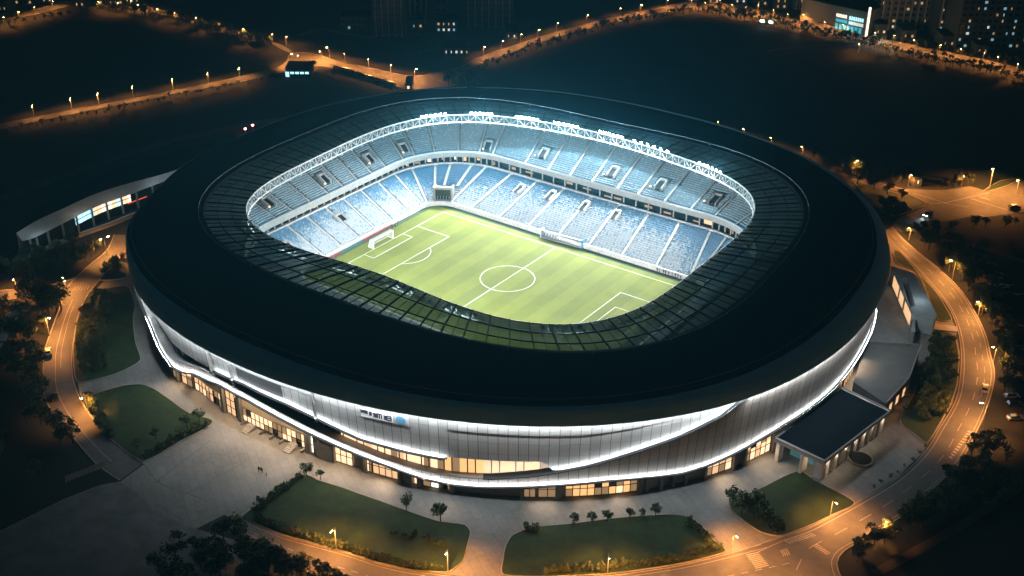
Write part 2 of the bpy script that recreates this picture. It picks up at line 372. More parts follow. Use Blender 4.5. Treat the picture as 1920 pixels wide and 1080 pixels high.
zC1 = table([(-180, 13), (-150, 16), (-128, 20), (-120, 20), (-112.3, 19.), (-107.6, 15.6), (-103, 15.7), (-98.9, 16.2), (-94.8, 16.6), (-91.4, 17.), (-88, 16.5), (-83.5, 16.1), (-78.6, 14.5), (-72.9, 11.9), (-66.6, 11.), (-62, 10.6), (-61.2, 11.2), (-50, 11.8), (-48.5, 9.), (-44.3, 10.), (-40.2, 12.), (-36, 14.3), (-33, 16.), (-29, 18.8), (-24.5, 23.3), (180, 23.3)])
INS = 2.4
def r_skin(t, z, d=0.): return r_eave(t)-1.5+d-INS*(1-z/24.)
def arcs(a0, a1, st=.5):
    n = int(round((a1-a0)/st)); return [math.radians(a0+(a1-a0)*i/n) for i in range(n+1)]
def skin(name, m, a0, a1, zlo, zhi, d, nz=8, par=stadium):
    mb = MB(); T = arcs(a0, a1); rows = []
    for k in range(nz+1):
        row = []
        for t in T:
            dg = math.degrees(t); z0, z1 = zlo(dg), zhi(dg); z = z0+(z1-z0)*k/nz; row.append(pol(t, r_skin(t, z, d), z))
        rows.append(row)
    def uv(i, j):
        j = min(j, len(T)-1); return (T[j]*117., rows[i][j][2])
    mb.grid(rows, 0, False, uv); return mb.build(name, m, par, smooth=True)
skin('upper_facade', M['skin'], -180, -24.6, zC1, lambda d: 23.9, 0)
skin('lower_facade', M['skinB'], -180, 180, zC3, zC2, .55)
def lip(name, a0, a1, zf, d0, d1, th, m):
    mb = MB(); T = arcs(a0, a1); rows = []
    for dd, dz in ((d0, 0), (d1, 0), (d1, -th), (d0, -th)):
        rows.append([pol(t, r_skin(t, zf(math.degrees(t)), dd), zf(math.degrees(t))+dz) for t in T])
    rows.append(rows[0]); mb.grid(rows); return mb.build(name, m, stadium)
lip('belt_cap', -180, -57, zC2, -2.5, .62, .2, M['greywall'])
lip('facade_ledge', -97.2, -61.4, zC1, -1.2, .87, .14, M['ledge'])
lip('facade_ledge', -57, -24.8, zC2, -2., 1.02, .16, M['ledge'])
lip('facade_ledge', -180, 180, zC3, -2., 1.32, .16, M['ledge'])
def strip(name, a0, a1, zf, d, w, dz, m, down=False):
    mb = MB(); T = arcs(a0, a1); r0 = []; r1 = []
    for t in T:
        z = zf(math.degrees(t)) if callable(zf) else zf
        r0.append(pol(t, r_skin(t, z, d), z+dz)); r1.append(pol(t, r_skin(t, z, d+w), z+dz))
    mb.grid([r1, r0] if not down else [r0, r1]); return mb.build(name, m, stadium)
strip('eave_light_strip', -128, 20, 23.86, 1.05, .22, 0, M['ledeave'], True)
def upstrip(name, a0, a1, zf, d, m):
    T = arcs(a0, a1)
    for nm, dd, dz, mm in ((name, 0, 0, m), ('strip_shield', .006, -.004, M['greywall'])):  # second sheet is added backing that blocks the strip's outward glow
        mb = MB(); mb.grid([[pol(t, r_skin(t, zf(math.degrees(t)), d+dd+q*.5), zf(math.degrees(t))+.04+dz+q) for t in T] for q in (0, .17 if dd == 0 else .2)]); mb.build(nm, mm, stadium)
upstrip('ledge_light_strip', -97, -61.6, zC1, .75, M['led'])
upstrip('ledge_light_strip', -57, -25.5, zC2, .9, M['led'])
upstrip('base_light_strip', -117, 18, zC3, 1.2, M['led2'])
skin('facade_band', M['skin'], -61.2, -33, lambda d: 20.2+max(0, (d+45)*.19), lambda d: 23.9, .25, 4)
# recessed glazing band behind the gap between both skins
def band(name, m, a0, a1, z0, z1, d, par=stadium, mull=None, kind=None):
    mb = MB(); T = arcs(a0, a1, .5); mb.grid([[pol(t, r_skin(t, 12, d), (z(math.degrees(t)) if callable(z) else z)) for t in T] for z in (z0, z1)])
    o = mb.build(name, m, par)
    return o
M['louvre_grey'] = mat('blind_grey', (.1, .11, .11), .7)
rp = random.Random(21)
zlow = lambda d: zC2(d)-1.2
zhig = lambda d: max(zC1(d)+1.2, zC2(d)+.2)
for a0, a1, m in ((-126, -101, 'glassdark'), (-101, -76.4, 'glassdark'), (-76.4, -62, 'warmwin2'), (-62, -56, 'goldwin'), (-56, -49, 'warmwin')):
    mb = MB(); n = int((a1-a0)/.9)
    for i in range(n):
        p, q = math.radians(a0+(a1-a0)*i/n), math.radians(a0+(a1-a0)*(i+1)/n); dp, dq = math.degrees(p), math.degrees(q)
        k_ = rp.choices([0, 1, 2], (6, 2, 2))[0] if m != 'glassdark' else rp.choices([0, 1], (6, 1))[0]
        mb.face([pol(p, r_skin(p, 12, -2.1), zlow(dp)), pol(q, r_skin(q, 12, -2.1), zlow(dq)), pol(q, r_skin(q, 12, -2.1), zhig(dq)), pol(p, r_skin(p, 12, -2.1), zhig(dp))], k_)
    o = mb.build('window_band', [M[m], M['dimwin' if m != 'glassdark' else 'louvre_grey'], M['warmwin']], stadium)
    if m != 'glassdark': o['label'] = 'warm lit window band'
for a in range(-124, -48, 1):
    if (a*7) % 3 == 0: continue
    t = math.radians(a); z0, z1 = zlow(a), zhig(a); mb = MB(); mb.bar(pol(t, r_skin(t, 12, -1.95), z0), pol(t, r_skin(t, 12, -1.95), z1), .18, .3); mb.build('window_mullion', M['greywall'], stadium)
# dark louvre screen set in the upper facade, with its pale side pilasters
mb = MB(); T = arcs(-92.2, -84.2)
mb.grid([[pol(t, r_skin(t, z, .06), z) for t in T] for z in (17.6, 21.6)]); mb.build('louvre_screen', mat('louvre', (.05, .05, .05), .6, .1, 1), stadium)
for a, z0, z1, w in ((-97.6, 15.5, 23.7, 1.1), (-93.2, 14.5, 21.9, 1.0), (-79.2, 13.6, 23.7, .7)):
    t = math.radians(a); mb = MB(); mb.bar(pol(t, r_skin(t, z0, .25), z0), pol(t, r_skin(t, z1, .25), z1), .35, w, 0, (math.cos(t), math.sin(t), 0)); mb.build('facade_pilaster', M['greywall'], stadium)
T = arcs(-98, -79.2); mb = MB(); mb.grid([[pol(t, r_skin(t, z, .22), z) for t in T] for z in (21.7, 22.2)]); mb.build('facade_trim', M['concrete'], stadium)
# ground floor
r_gf_t = table([(-180, -3.6), (-113, -3.6), (-110, -4.5), (-106, -6.2), (-95, -5.9), (-82, -5.6), (-75, -5.2), (-68, -4.4), (-61, -3.75), (180, -3.75)])
def r_gf(t): return r_eave(t)+r_gf_t(math.degrees(t))-.15
def gfwall(name, m, a0, a1, z0, z1, d=0., par=stadium):
    mb = MB(); T = arcs(a0, a1, min(.5, (a1-a0))); mb.grid([[pol(t, r_gf(t)+d, (z(math.degrees(t)) if callable(z) else z)) for t in T] for z in (z0, z1)]); return mb.build(name, m, par)
zt = lambda d: zC3(d)-.1
gfwall('ground_floor_wall', M['greywall'], -180, 180, 0, zt, -.3)
XB = [(300, -113.5), (345, -110), (429, -99), (464, -95), (581, -82), (627, -78), (668, -75), (690, -73), (757, -68), (843, -61), (907, -57), (990, -52), (1067, -47), (1200, -38), (1323, -29), (1397, -23), (1447, -18), (1574, 0), (1604, 6)]
xth = table(XB) if False else None
def XT(x):
    for (a, ta), (b, tb) in zip(XB, XB[1:]):
        if a <= x <= b: return ta+(tb-ta)*(x-a)/(b-a)
rp = random.Random(21)
def shopfront(x0, x1, m, zs=.15, ztop=None, nm='lit_window', bars=None, fr=True):
    a0, a1 = XT(x0), XT(x1); top = zt if ztop is None else (lambda d: min(ztop, zC3(d)-.1))
    n = bars or max(2, int((a1-a0)*2.04/1.7)); mb = MB()
    for i in range(n):      # panes differ: lit, bright, half-screened, dark
        for zz0, zz1 in ((0., .5), (.5, 1.)):
            p, q = math.radians(a0+(a1-a0)*i/n), math.radians(a0+(a1-a0)*(i+1)/n); k_ = rp.choices([0, 1, 2, 3], (5, 2, 2, 1 if fr else 0))[0]
            hp, hq = top(math.degrees(p)), top(math.degrees(q))
            mb.face([pol(p, r_gf(p), zs+(hp-zs)*zz0), pol(q, r_gf(q), zs+(hq-zs)*zz0), pol(q, r_gf(q), zs+(hq-zs)*zz1), pol(p, r_gf(p), zs+(hp-zs)*zz1)], k_)
    o = mb.build(nm, [M[m], M['warmwin2'], M['dimwin'], M['glassdark']], stadium); mb = MB()
    for i in range(n+1):
        t = math.radians(a0+(a1-a0)*i/n); mb.bar(pol(t, r_gf(t)+.1, zs), pol(t, r_gf(t)+.1, top(math.degrees(t))), .16, .16)
    for zz in (2.6, 5.0):
        T = arcs(a0, a1, min(.7, a1-a0))
        for p, q in zip(T, T[1:]):
            if zz < top(math.degrees(p))-.4: mb.bar(pol(p, r_gf(p)+.08, zz), pol(q, r_gf(q)+.08, zz), .12, .14)
    mb.build('window_frame', M['darkmetal'], o); return o
for x0, x1, m, zs, z1 in ((320, 343, 'dimwin', .2, 5), (348, 366, 'warmwin', .2, None), (370, 408, 'warmwin', .2, 4.2), (410, 427, 'whitewin', .2, 4.5), (434, 461, 'warmwin', .2, None), (466, 575, 'warmwin2', .8, 4.6), (582, 594, 'whitewin', .1, None), (600, 626, 'goldwin', 5.2, None), (629, 667, 'warmwin2', .2, None), (692, 702, 'dimwin', .2, None), (704, 754, 'warmwin', .2, None), (776, 786, 'warmwin', .2, None), (796, 822, 'whitewin', .2, None), (830, 842, 'warmwin', .2, None), (990, 1012, 'dimwin', .2, None), (1017, 1052, 'dimwin', .2, None), (1068, 1199, 'goldwin', .35, 4.6), (1324, 1372, 'warmwin', .2, None), (1398, 1443, 'warmwin', .2, None), (1570, 1604, 'warmwin', .2, None)):
    shopfront(x0, x1, m, zs, z1)
gfwall('clerestory_window', M['dimwin'], XT(466), XT(575), 5.0, zt, .02)
for x, w in ((343, 1.), (430, 1.4), (463, 1.4), (579, 1.6), (597, 1.2), (628, .8), (690, .8), (757, .8), (772, 2.), (790, .9), (843, 1.2), (985, .8), (1055, 1.6), (1203, 1.), (1215, .8), (1240, .8), (1262, .8), (1285, .8), (1322, .7), (1375, .8), (1396, .8), (1447, 1.)):
    t = math.radians(XT(x)); mb = MB(); mb.bar(pol(t, r_gf(t)+.5, 0), pol(t, r_gf(t)+.5, zt(math.degrees(t))), w, 1.0, 0, (0, 0, 1)) if False else None
    c = Vector(pol(t, r_gf(t)+.45, 0)); rad = Vector((math.cos(t), math.sin(t), 0)); tan = Vector((-math.sin(t), math.cos(t), 0)); h = zt(math.degrees(t))
    mb.box(c+Vector((0, 0, h/2)), tan*w/2, rad*.5, Vector((0, 0, h/2))); mb.build('column', M['greywall'], stadium)
# grey entrance block below the lit clerestory and the stair ramps in front of the long window
gfwall('entrance_block', M['concrete'], XT(598), XT(627), 0, 5.1, 1.2)
for x in (485, 556):
    t = math.radians(XT(x)); c = Vector(pol(t, r_gf(t)+2.2, 0)); rad = Vector((math.cos(t), math.sin(t), 0)); tan = Vector((-math.sin(t), math.cos(t), 0)); mb = MB()
    for k in range(6): mb.box(c+rad*(-1.6+.55*k)+Vector((0, 0, (1.2-.2*k)/2)), tan*1.2, rad*.275, Vector((0, 0, (1.2-.2*k)/2)))
    mb.build('entrance_stair', M['concrete'], stadium)
for k in range(7):
    x = 470+k*17; t = math.radians(XT(x)); c = Vector(pol(t, r_gf(t)+.9, .4)); mb = MB(); mb.box(c, Vector((-math.sin(t), math.cos(t), 0))*.15, Vector((math.cos(t), math.sin(t), 0))*.9, (0, 0, .4)); mb.build('buttress', M['greywall'], stadium)
# warm soffit downlights at the ground-floor arcade (their pools show on the paving)
WARM = (1., .68, .42)
for x, e in ((352, 900), (385, 900), (418, 900), (446, 1500), (480, 1500), (510, 1600), (545, 1700), (575, 1500), (612, 700), (648, 1500), (690, 700), (730, 1100), (800, 900), (838, 600), (1010, 250), (1035, 350), (1100, 420), (1160, 420), (1348, 900), (1420, 1000), (1588, 900), (1600, 900)):
    t = math.radians(XT(x)); z = max(3.4, zC3(math.degrees(t))-.6); sp = Vector(pol(t, r_gf(t)+1.3, z))
    lo = light('soffit_downlight', 'SPOT', stadium, sp, e*3.4, WARM, .25, spot_size=math.radians(108), spot_blend=.9); aim(lo, sp, Vector(pol(t, r_gf(t)+5.5, 0)))
# name sign with dark characters and round blue emblem on the upper facade
sign = part('facade_sign', stadium)
A0, A1 = -72.3, -68.0
mb = MB(); T = arcs(A0, A1, .25); mb.grid([[pol(t, r_skin(t, z, .25), z) for t in T] for z in (19.6, 22.5)]); mb.build('sign_board', mat('sign_board', (.8, .8, .8), .5, emit=(.9, .95, 1.), es=.5), sign)  # slight emission added so the board reads white
mb = MB(); T = arcs(-68.0, -65.9, .25); mb.grid([[pol(t, r_skin(t, z, .2), z) for t in T] for z in (19.2, 22.6)]); mb.build('emblem_plate', mat('emblem_plate', (.62, .63, .64), .5), sign)
def on_wall(a, z, d): t = math.radians(a); return Vector(pol(t, r_skin(t, z, d), z))
mb = MB(); cA = -67.0; K = 24; pts = []
for k in range(K):
    q = 2*PI*k/K; pts.append(on_wall(cA+math.degrees(1.3*math.cos(q)/117), 20.9+1.35*math.sin(q), .34))
mb.face(pts); mb.build('round_emblem', mat('emblem_blue', (.12, .32, .5), .4, emit=(.2, .5, .75), es=.12), sign)
rg = random.Random(3)
GL = [[(0, 0, 0, 1), (0, .5, 1, .5), (.5, 0, .5, 1), (1, 0, 1, 1)], [(0, 1, 1, 1), (.5, 0, .5, 1), (0, .5, 1, .5), (0, 0, 1, 0)], [(0, 0, 1, 1), (0, 1, 1, 0), (0, .5, 1, .5), (.5, 0, .5, 1)], [(0, 0, 0, 1), (1, 0, 1, 1), (.5, 0, .5, 1), (0, 1, 1, 1)], [(0, 1, 1, 1), (0, 0, 1, 0), (0, 0, 0, 1), (1, 0, 1, 1), (0, .5, 1, .5)]]
for k, (a, zc, s, gi) in enumerate(((-72.0, 21.3, .8, 0), (-71.5, 21.3, .8, 2), (-70.95, 21.1, .75, 1), (-70.3, 20.9, 1.1, 2), (-69.75, 20.9, 1.1, 3), (-69.0, 20.8, .8, 1), (-68.5, 20.8, 1.1, 4))):
    mb = MB()
    for x0, y0, x1, y1 in GL[gi]:
        f = lambda x, y: on_wall(a+math.degrees((x-.5)*s/117), zc+(y-.5)*s*1.25, .3)
        mb.bar(f(x0, y0), f(x1, y1), .26, .26, 0, (.3, -.9, 0))
    mb.build('sign_letter', mat('sign_letter', (.03, .03, .05), .5) if k == 0 else bpy.data.materials['sign_letter'], sign)

# ------------------------------------------------------------------ seating bowl
CY = -3.9
def rrp(u, hx, hy, R):
    u %= 8; k = int(u); f = u-k; sx, sy = hx-R, hy-R
    if k == 0: return (hx, CY-sy+2*sy*f), (-1, 0)
    if k == 2: return (sx-2*sx*f, CY+hy), (0, -1)
    if k == 4: return (-hx, CY+sy-2*sy*f), (1, 0)
    if k == 6: return (-sx+2*sx*f, CY-hy), (0, 1)
    c = {1: (sx, sy, 0), 3: (-sx, sy, 90), 5: (-sx, -sy, 180), 7: (sx, -sy, 270)}[k]; a = math.radians(c[2]+90*f)
    return (c[0]+R*math.cos(a), CY+c[1]+R*math.sin(a)), (-math.cos(a), -math.sin(a))
LOW = ((59, 38.6, 9, 1.5), (74, 59.4, 28, 9.)); UP = ((72.9, 60.9, 29, 14.), (99, 88.5, 50, 28.))
def tp(u, s, A):
    q = [a+(b-a)*s for a, b in zip(*A)]; (x, y), n = rrp(u, *q[:3]); return Vector((x, y, q[3])), Vector((*n, 0))
US = []
for k in range(8):
    m_ = 24 if k % 2 else 20
    US += [k+i/m_ for i in range(m_)]
low = part('lower_tier', stadium); up = part('upper_tier', stadium)
def steps(A, nr, name, par):
    mb = MB(); rows = []
    for i in range(nr):
        s0, s1 = i/nr, (i+1)/nr; z = A[0][3]+(A[1][3]-A[0][3])*s0
        for s in (s0, s1): rows.append([(*tp(u, s, A)[0].xy, z) for u in US])
    rows.append([(*tp(u, 1, A)[0].xy, A[1][3]) for u in US])
    mb.grid(rows, 0, True); return mb.build(name, M['step'], par)
NL, NU = 22, 32
steps(LOW, NL, 'terrace_step', low); steps(UP, NU, 'terrace_step', up)
AISL = [.35, .6, .85, 1.2, 1.55, 1.85, 2.0, 2.13, 2.265, 2.4, 2.53, 2.66, 2.79, 2.92, 3.1, 3.235, 3.425, 3.56, 3.78, 3.97, 4.13, 4.28, 4.43, 4.58, 4.73, 4.88, 5.05, 5.3, 5.5]
VU = [(2.02, .16), (2.26, .16), (2.48, .15), (2.82, .15), (3.16, .06), (3.84, .1), (4.14, .15), (4.5, .15), (4.9, .18), (5.2, .1)]
AISU = [.4, .7, .95, 1.2, 1.5, 1.75, 1.95, 2.08, 2.2, 2.32, 2.42, 2.54, 2.65, 2.76, 2.88, 3.1, 3.22, 3.4, 3.6, 3.78, 3.9, 4.08, 4.2, 4.32, 4.44, 4.56, 4.7, 4.84, 4.96, 5.12, 5.28, 5.5]
VL = [(4.56, .5), (5.0, .46), (2.82, .6), (2.68, .66), (2.52, .64), (2.38, .64)]
TUN = 3.33
def seats(A, nr, AIS, name, par, mats, colf, U0, U1, vom, pitchw=.52, sw=.42, depth=.4, vs=.12):
    blocks = {}
    for i in range(nr):
        s = (i+.55)/nr; z = A[0][3]+(A[1][3]-A[0][3])*i/nr
        # arc-length walk
        us = [U0+(U1-U0)*k/900 for k in range(901)]; P = [tp(u, s, A)[0] for u in us]; ac = [0.]
        for a, b in zip(P, P[1:]): ac.append(ac[-1]+(b-a).length)
        apos = []
        for a in AIS:
            if U0 <= a <= U1:
                k = min(900, int((a-U0)/(U1-U0)*900)); apos.append(ac[k])
        n = int(ac[-1]/pitchw); j = 0
        for q in range(n):
            g = q*pitchw
            while ac[j+1] < g: j += 1
            u = us[j]+(us[j+1]-us[j])*(g-ac[j])/(ac[j+1]-ac[j]+1e-9)
            if min((abs(g-a) for a in apos), default=9) < .75: continue
            skip = False
            for vu, vv in vom:
                if abs(u-vu) < .03 and vv-.02 < s < vv+vs: skip = True
            if A is LOW and abs(u-TUN) < .24 and s < .3: skip = True
            if skip: continue
            b = sum(1 for a in AIS if a <= u); c, nn = tp(u, s, A); c.z = z
            mb = blocks.setdefault(b, MB()); tan = Vector((-nn.y, nn.x, 0)); mi = colf(u, s, i, q)
            x = tan*sw/2
            p0 = c-nn*.12+Vector((0, 0, .38)); p1 = c-nn*.22+Vector((0, 0, .86))
            mb.face([p0-x, p0+x, p1+x, p1-x], mi)
            p2 = c+nn*.3+Vector((0, 0, .42))
            mb.face([p2-x, p2+x, p0+x, p0-x], mi)
    for b in sorted(blocks): tag(blocks[b].build(name, mats, par), kind='stuff')
rs = random.Random(5)
def lowcol(u, s, i, q):
    # patterned mix: white near the pitch, blue towards the back and towards the corners
    e = abs(u-2.45)/.75 if u < 3.2 else abs(u-4.5)/.9
    pb = .06+.95*max(0, s-.12-.42*max(0, 1-e*1.1))/.6+max(0, e-.75)*.9
    if u < 2.05: pb += .35
    v = pb*1.15-.06+rs.gauss(0, .26)
    return 0 if v > .82 else (2 if v > .5 else (3 if v > .3 else 1))
def upcol(u, s, i, q): return 0 if i < 1 else (2 if rs.random() < .2 else 1)
seats(LOW, NL, AISL, 'seating_block', low, [M['seatblue'], M['seatwhite'], M['seatmid'], M['seatpale']], lowcol, .9, 5.45, VL, vs=.2)
seats(UP, NU, AISU, 'seating_block', up, [M['seatblue'], M['seatgrey'], M['seatgrey2']], upcol, .9, 5.6, VU, pitchw=.6, sw=.58, vs=.2)
def aisle_strips(A, AIS, par, w):
    for a in AIS:
        if not .9 < a < 5.5: continue
        mb = MB(); n = 24
        for k in range(n):
            s0, s1 = k/n, (k+1)/n
            if A is LOW and abs(a-TUN) < .2 and s1 < .44: continue
            p, nn = tp(a, s0, A); q, _ = tp(a, s1, A); t = Vector((-nn.y, nn.x, 0))*w/2; dz = Vector((0, 0, .34))
            mb.face([p-t+dz, p+t+dz, q+t+dz, q-t+dz])
            mb.face([p-t+dz, q-t+dz, q-t-dz, p-t-dz]); mb.face([p+t+dz, p+t-dz, q+t-dz, q+t+dz])
        mb.build('aisle_stair', M['concrete'], par)
aisle_strips(LOW, AISL, low, .9); aisle_strips(UP, AISU, up, .65)
def vomitory(A, u, s, par, w=2.4, ln=.12):
    v = part('vomitory', par)
    p, nn = tp(u, s, A); q, _ = tp(u, s+ln, A); t = Vector((-nn.y, nn.x, 0)); zz = Vector((0, 0, 1))
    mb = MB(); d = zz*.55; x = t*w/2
    mb.face([p-x+d, p+x+d, q+x+d, q-x+d]); mb.build('opening_shade', M['dark'], v)  # dark sheet stands in for the shade inside the gangway
    mb = MB()
    for sg in (-1, 1):
        a = p+x*sg+nn*.4; b = q+x*sg
        mb.face([a-zz, b-zz, b+zz*1.3, a+zz*1.1]); o2 = t*.32*sg
        mb.face([a-zz+o2, b-zz+o2, b+zz*1.3+o2, a+zz*1.1+o2]); mb.face([a+zz*1.1, b+zz*1.3, b+zz*1.3+o2, a+zz*1.1+o2]); mb.face([a-zz, a-zz+o2, a+zz*1.1+o2, a+zz*1.1])
    mb.build('side_wall', M['concrete'], v)
    mb = MB(); c = q-nn*.5; mb.box(c+zz*.6, x*1.15, nn*.55, zz*.75); mb.build('head_wall', M['concrete'], v)
for u, s in VU: vomitory(UP, u, s, up)
for k, (u, s) in enumerate(VL): vomitory(LOW, u, s, low, 2.6 if k < 2 else 1.9, .17)
# small warm exit lamps beside the upper gangways
for k, (u, s) in enumerate(VU):
    p, nn = tp(u+.03, s-.02, UP); mb = MB(); mb.box(p+Vector((0, 0, 1.1)), (.28, 0, 0), (0, .28, 0), (0, 0, .22)); mb.build('exit_lamp', M['warmwin2'], up)
# pitch-side wall
mb = MB(); F = LOW[0]
mb.grid([[(*tp(u, 0, ((F[0]-o, F[1]-o, F[2]-o, 0), LOW[1]))[0].xy, z) for u in US] for o, z in ((.5, 0), (.5, 1.75), (0, 1.75), (0, 1.4))], 0, True)
mb.build('pitch_wall', M['wallwhite'], low)
mb = MB()
for k in range(260):
    u = 1.+4.5*k/260; p, nn = tp(u, 0, LOW); 
    if abs(u-TUN) < .26: continue
    mb.bar(p+nn*.45+Vector((0, 0, .2)), p+nn*.45+Vector((0, 0, 1.1)), .07)
mb.build('wall_rail', M['steel'], low)
# players' tunnel in the far corner
tun = part('tunnel_portal', stadium); p, nn = tp(TUN, 0, LOW); t = Vector((-nn.y, nn.x, 0)); Z = Vector((0, 0, 1)); b = p-nn*6.0
mb = MB()
for sg in (-1, 1): mb.box((p+b)/2+t*3.35*sg+nn*.6+Z*2.5, t*.35, nn*2.4, Z*2.5)
mb.build('side_wall', M['greywall'], tun)
mb = MB(); mb.box((p+b)/2+nn*2.4+Z*5.3, t*3.7, nn*.7, Z*.45); mb.build('lintel', M['greywall'], tun)
mb = MB(); c = p-nn*1.2; mb.face([c-t*3, c+t*3, c+t*3+Z*4.95, c-t*3+Z*4.95]); mb.build('opening_shade', M['glassdark'], tun)  # flat dark sheet in place of the tunnel's unlit depth
mb = MB()
for k in range(-2, 3): mb.bar(p-nn*1.0+t*k*1.1, p-nn*1.0+t*k*1.1+Z*1.8, .15)
mb.build('gate_bar', M['greywall'], tun)
# box level, fascia
box = part('box_level', stadium)
def rr_ring(prof, m, name, par):
    mb = MB(); mb.grid([[(*rrp(u, hx, hy, R)[0], z) for u in US] for hx, hy, R, z in prof], 0, True); return mb.build(name, m, par)
rr_ring([(73.9, 59.3, 28, 9.0), (73.9, 59.3, 28, 9.95), (74.2, 59.6, 28.2, 9.95), (74.2, 59.6, 28.2, 9.1), (76.5, 61.9, 30, 9.1)], M['wallwhite'], 'parapet', box)
rr_ring([(76.5, 61.9, 30, 9.1), (76.5, 61.9, 30, 12.4)], M['glassdark'], 'box_glazing', box)
rr_ring([(76.6, 62, 30, 12.3), (72.5, 60.5, 28.8, 12.3), (72.2, 60.2, 28.6, 12.5), (72.2, 60.2, 28.6, 14.3), (72.6, 60.6, 28.8, 14.9), (72.9, 60.9, 29, 14.0)], M['concrete'], 'tier_fascia', stadium)
for k in range(86):
    u = .8+4.7*k/86; (x, y), n_ = rrp(u, 75.0, 60.4, 28.6); mb = MB(); mb.box((x, y, 10.75), (.22, 0, 0), (0, .22, 0), (0, 0, 1.6)); mb.build('column', M['concrete'], box)
rb = random.Random(11)
for k in range(40):
    u = 1.6+3.7*(k+rb.random()*.7)/40; m = rb.choice(['dimwin', 'dimwin', 'whitewin', 'dimwin', 'warmwin', 'glassdark']); w = .02+.02*rb.random(); mb = MB(); z0 = 9.6+rb.random(); z1 = z0+.5+rb.random()*1.2
    (a, b_), _ = rrp(u, 76.3, 61.7, 29.9); (c_, d_), _ = rrp(u+w, 76.3, 61.7, 29.9); mb.face([(a, b_, z0), (c_, d_, z0), (c_, d_, z1), (a, b_, z1)]); mb.build('box_window', M[m], box)
# back wall closing the bowl under the roof
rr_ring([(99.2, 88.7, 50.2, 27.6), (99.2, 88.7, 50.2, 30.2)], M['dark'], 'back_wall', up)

# ================================================================== PITCH
def flat(name, pts, z, m, kind='structure', rows=None):
    mb = MB(); mb.face([(p[0], p[1], z) for p in pts]); return tag(mb.build(name, m), kind=kind)
flat('turf_surround', [tp(u, 0, ((F[0], F[1], F[2], 0), LOW[1]))[0] for u in US], .02, M['track'])
flat('pitch', [(-56.2, -43), (53, -43), (53, 31.6), (-56.2, 31.6)], .05, M['pitch'])
mk = MB(); LW = .2
def ln(x0, y0, x1, y1): mk.face([(p.x, p.y, .065) for p in ribbon2((x0, y0), (x1, y1), LW)])
def ribbon2(a, b, w):
    a = Vector((*a, 0)); b = Vector((*b, 0)); d = (b-a).normalized(); n = Vector((-d.y, d.x, 0))*w/2; a = a-d*w/2; b = b+d*w/2; return [a-n, b-n, b+n, a+n]
TL, PYC = 28.6, -4.9; NLn = -38.4
ln(-50.5, NLn, -50.5, TL); ln(-50.5, TL, 50.5, TL); ln(50.5, NLn, 50.5, TL); ln(-50.5, NLn, 50.5, NLn); ln(0, NLn, 0, TL)
for sx, d, hw, dg, hg in ((-1, 14.9, 18.3, 4.5, 10.3), (1, 14.9, 18.9, 11.2, 9.6)):
    X = 50.5*sx; 
    ln(X, PYC+hw, X-sx*d, PYC+hw); ln(X, PYC-hw, X-sx*d, PYC-hw); ln(X-sx*d, PYC-hw, X-sx*d, PYC+hw)
    ln(X-sx*dg, PYC-hg, X-sx*dg, PYC+hg)
    ln(X, PYC+hg, X-sx*dg, PYC+hg); ln(X, PYC-hg, X-sx*dg, PYC-hg)
def arc_line(cx, cy, r, a0, a1, n=64):
    for k in range(n):
        t0 = math.radians(a0+(a1-a0)*k/n); t1 = math.radians(a0+(a1-a0)*(k+1)/n)
        mk.face([(cx+q*math.cos(t), cy+q*math.sin(t), .068) for q, t in ((r-LW/2, t0), (r+LW/2, t0), (r+LW/2, t1), (r-LW/2, t1))])
arc_line(0, 0, 9.15, 0, 360); arc_line(-40.6, PYC-.3, 9.15, -57, 57); 
tag(mk.build('pitch_marking', M['white']), kind='structure')
def goal(x, y, sg, label):
    g = thing('football_goal', label, 'goal', (x, y, .05), 0 if sg < 0 else PI); w = 5.2; h = 3.1; d = 2.6
    for s in (-1, 1):
        mb = MB(); mb.tube((0, s*w, 0), (0, s*w, h), .16, .16, 8); mb.build('goal_post', M['white'], g)
    mb = MB(); mb.tube((0, -w, h), (0, w, h), .16, .16, 8); mb.build('crossbar', M['white'], g)
    mb = MB()
    for s in (-1, 1): mb.tube((0, s*w, h), (-d*.6, s*w, h), .07, .07, 6); mb.tube((-d*.6, s*w, h), (-d, s*w, 0), .07, .07, 6); mb.tube((0, s*w, 0), (-d, s*w, 0), .07, .07, 6)
    mb.tube((-d, -w, 0), (-d, w, 0), .07, .07, 6); mb.build('back_frame', M['white'], g)
    mb = MB(); mb.face([(0, -w, h), (0, w, h), (-d*.6, w, h), (-d*.6, -w, h)]); mb.face([(-d*.6, -w, h), (-d*.6, w, h), (-d, w, 0), (-d, -w, 0)])
    for s in (-1, 1): mb.face([(0, s*w, 0), (0, s*w, h), (-d*.6, s*w, h), (-d, s*w, 0)])
    mb.build('net', M['net'], g); return g
goal(-50.7, -4.7, -1, 'white football goal with netting at the far end of the pitch')
# advertising boards behind the goal
for k in range(7):
    y = -27+k*5.4; bd = thing('advertising_board', f'{ordw(k)} red advertising board from the near end behind the white goal' if k not in (2, 3) else f'{"nearer" if k == 2 else "farther"} teal advertising board directly behind the white goal', 'board', (-57.6, y, 0), 0, 'advertising boards behind the goal')
    mb = MB(); mb.box((0, 0, .45), (.08, 0, 0), (0, 2.6, 0), (0, 0, .4)); mb.build('panel', M['teal' if k in (2, 3) else 'red'], bd)
    mb = MB()
    for s in (-1, 1): mb.bar((-.1, s*2, 0), (-.5, s*2, .02), .08); mb.bar((-.5, s*2, 0), (-.1, s*2, 1.0), .08)
    mb.build('prop', M['darkmetal'], bd)
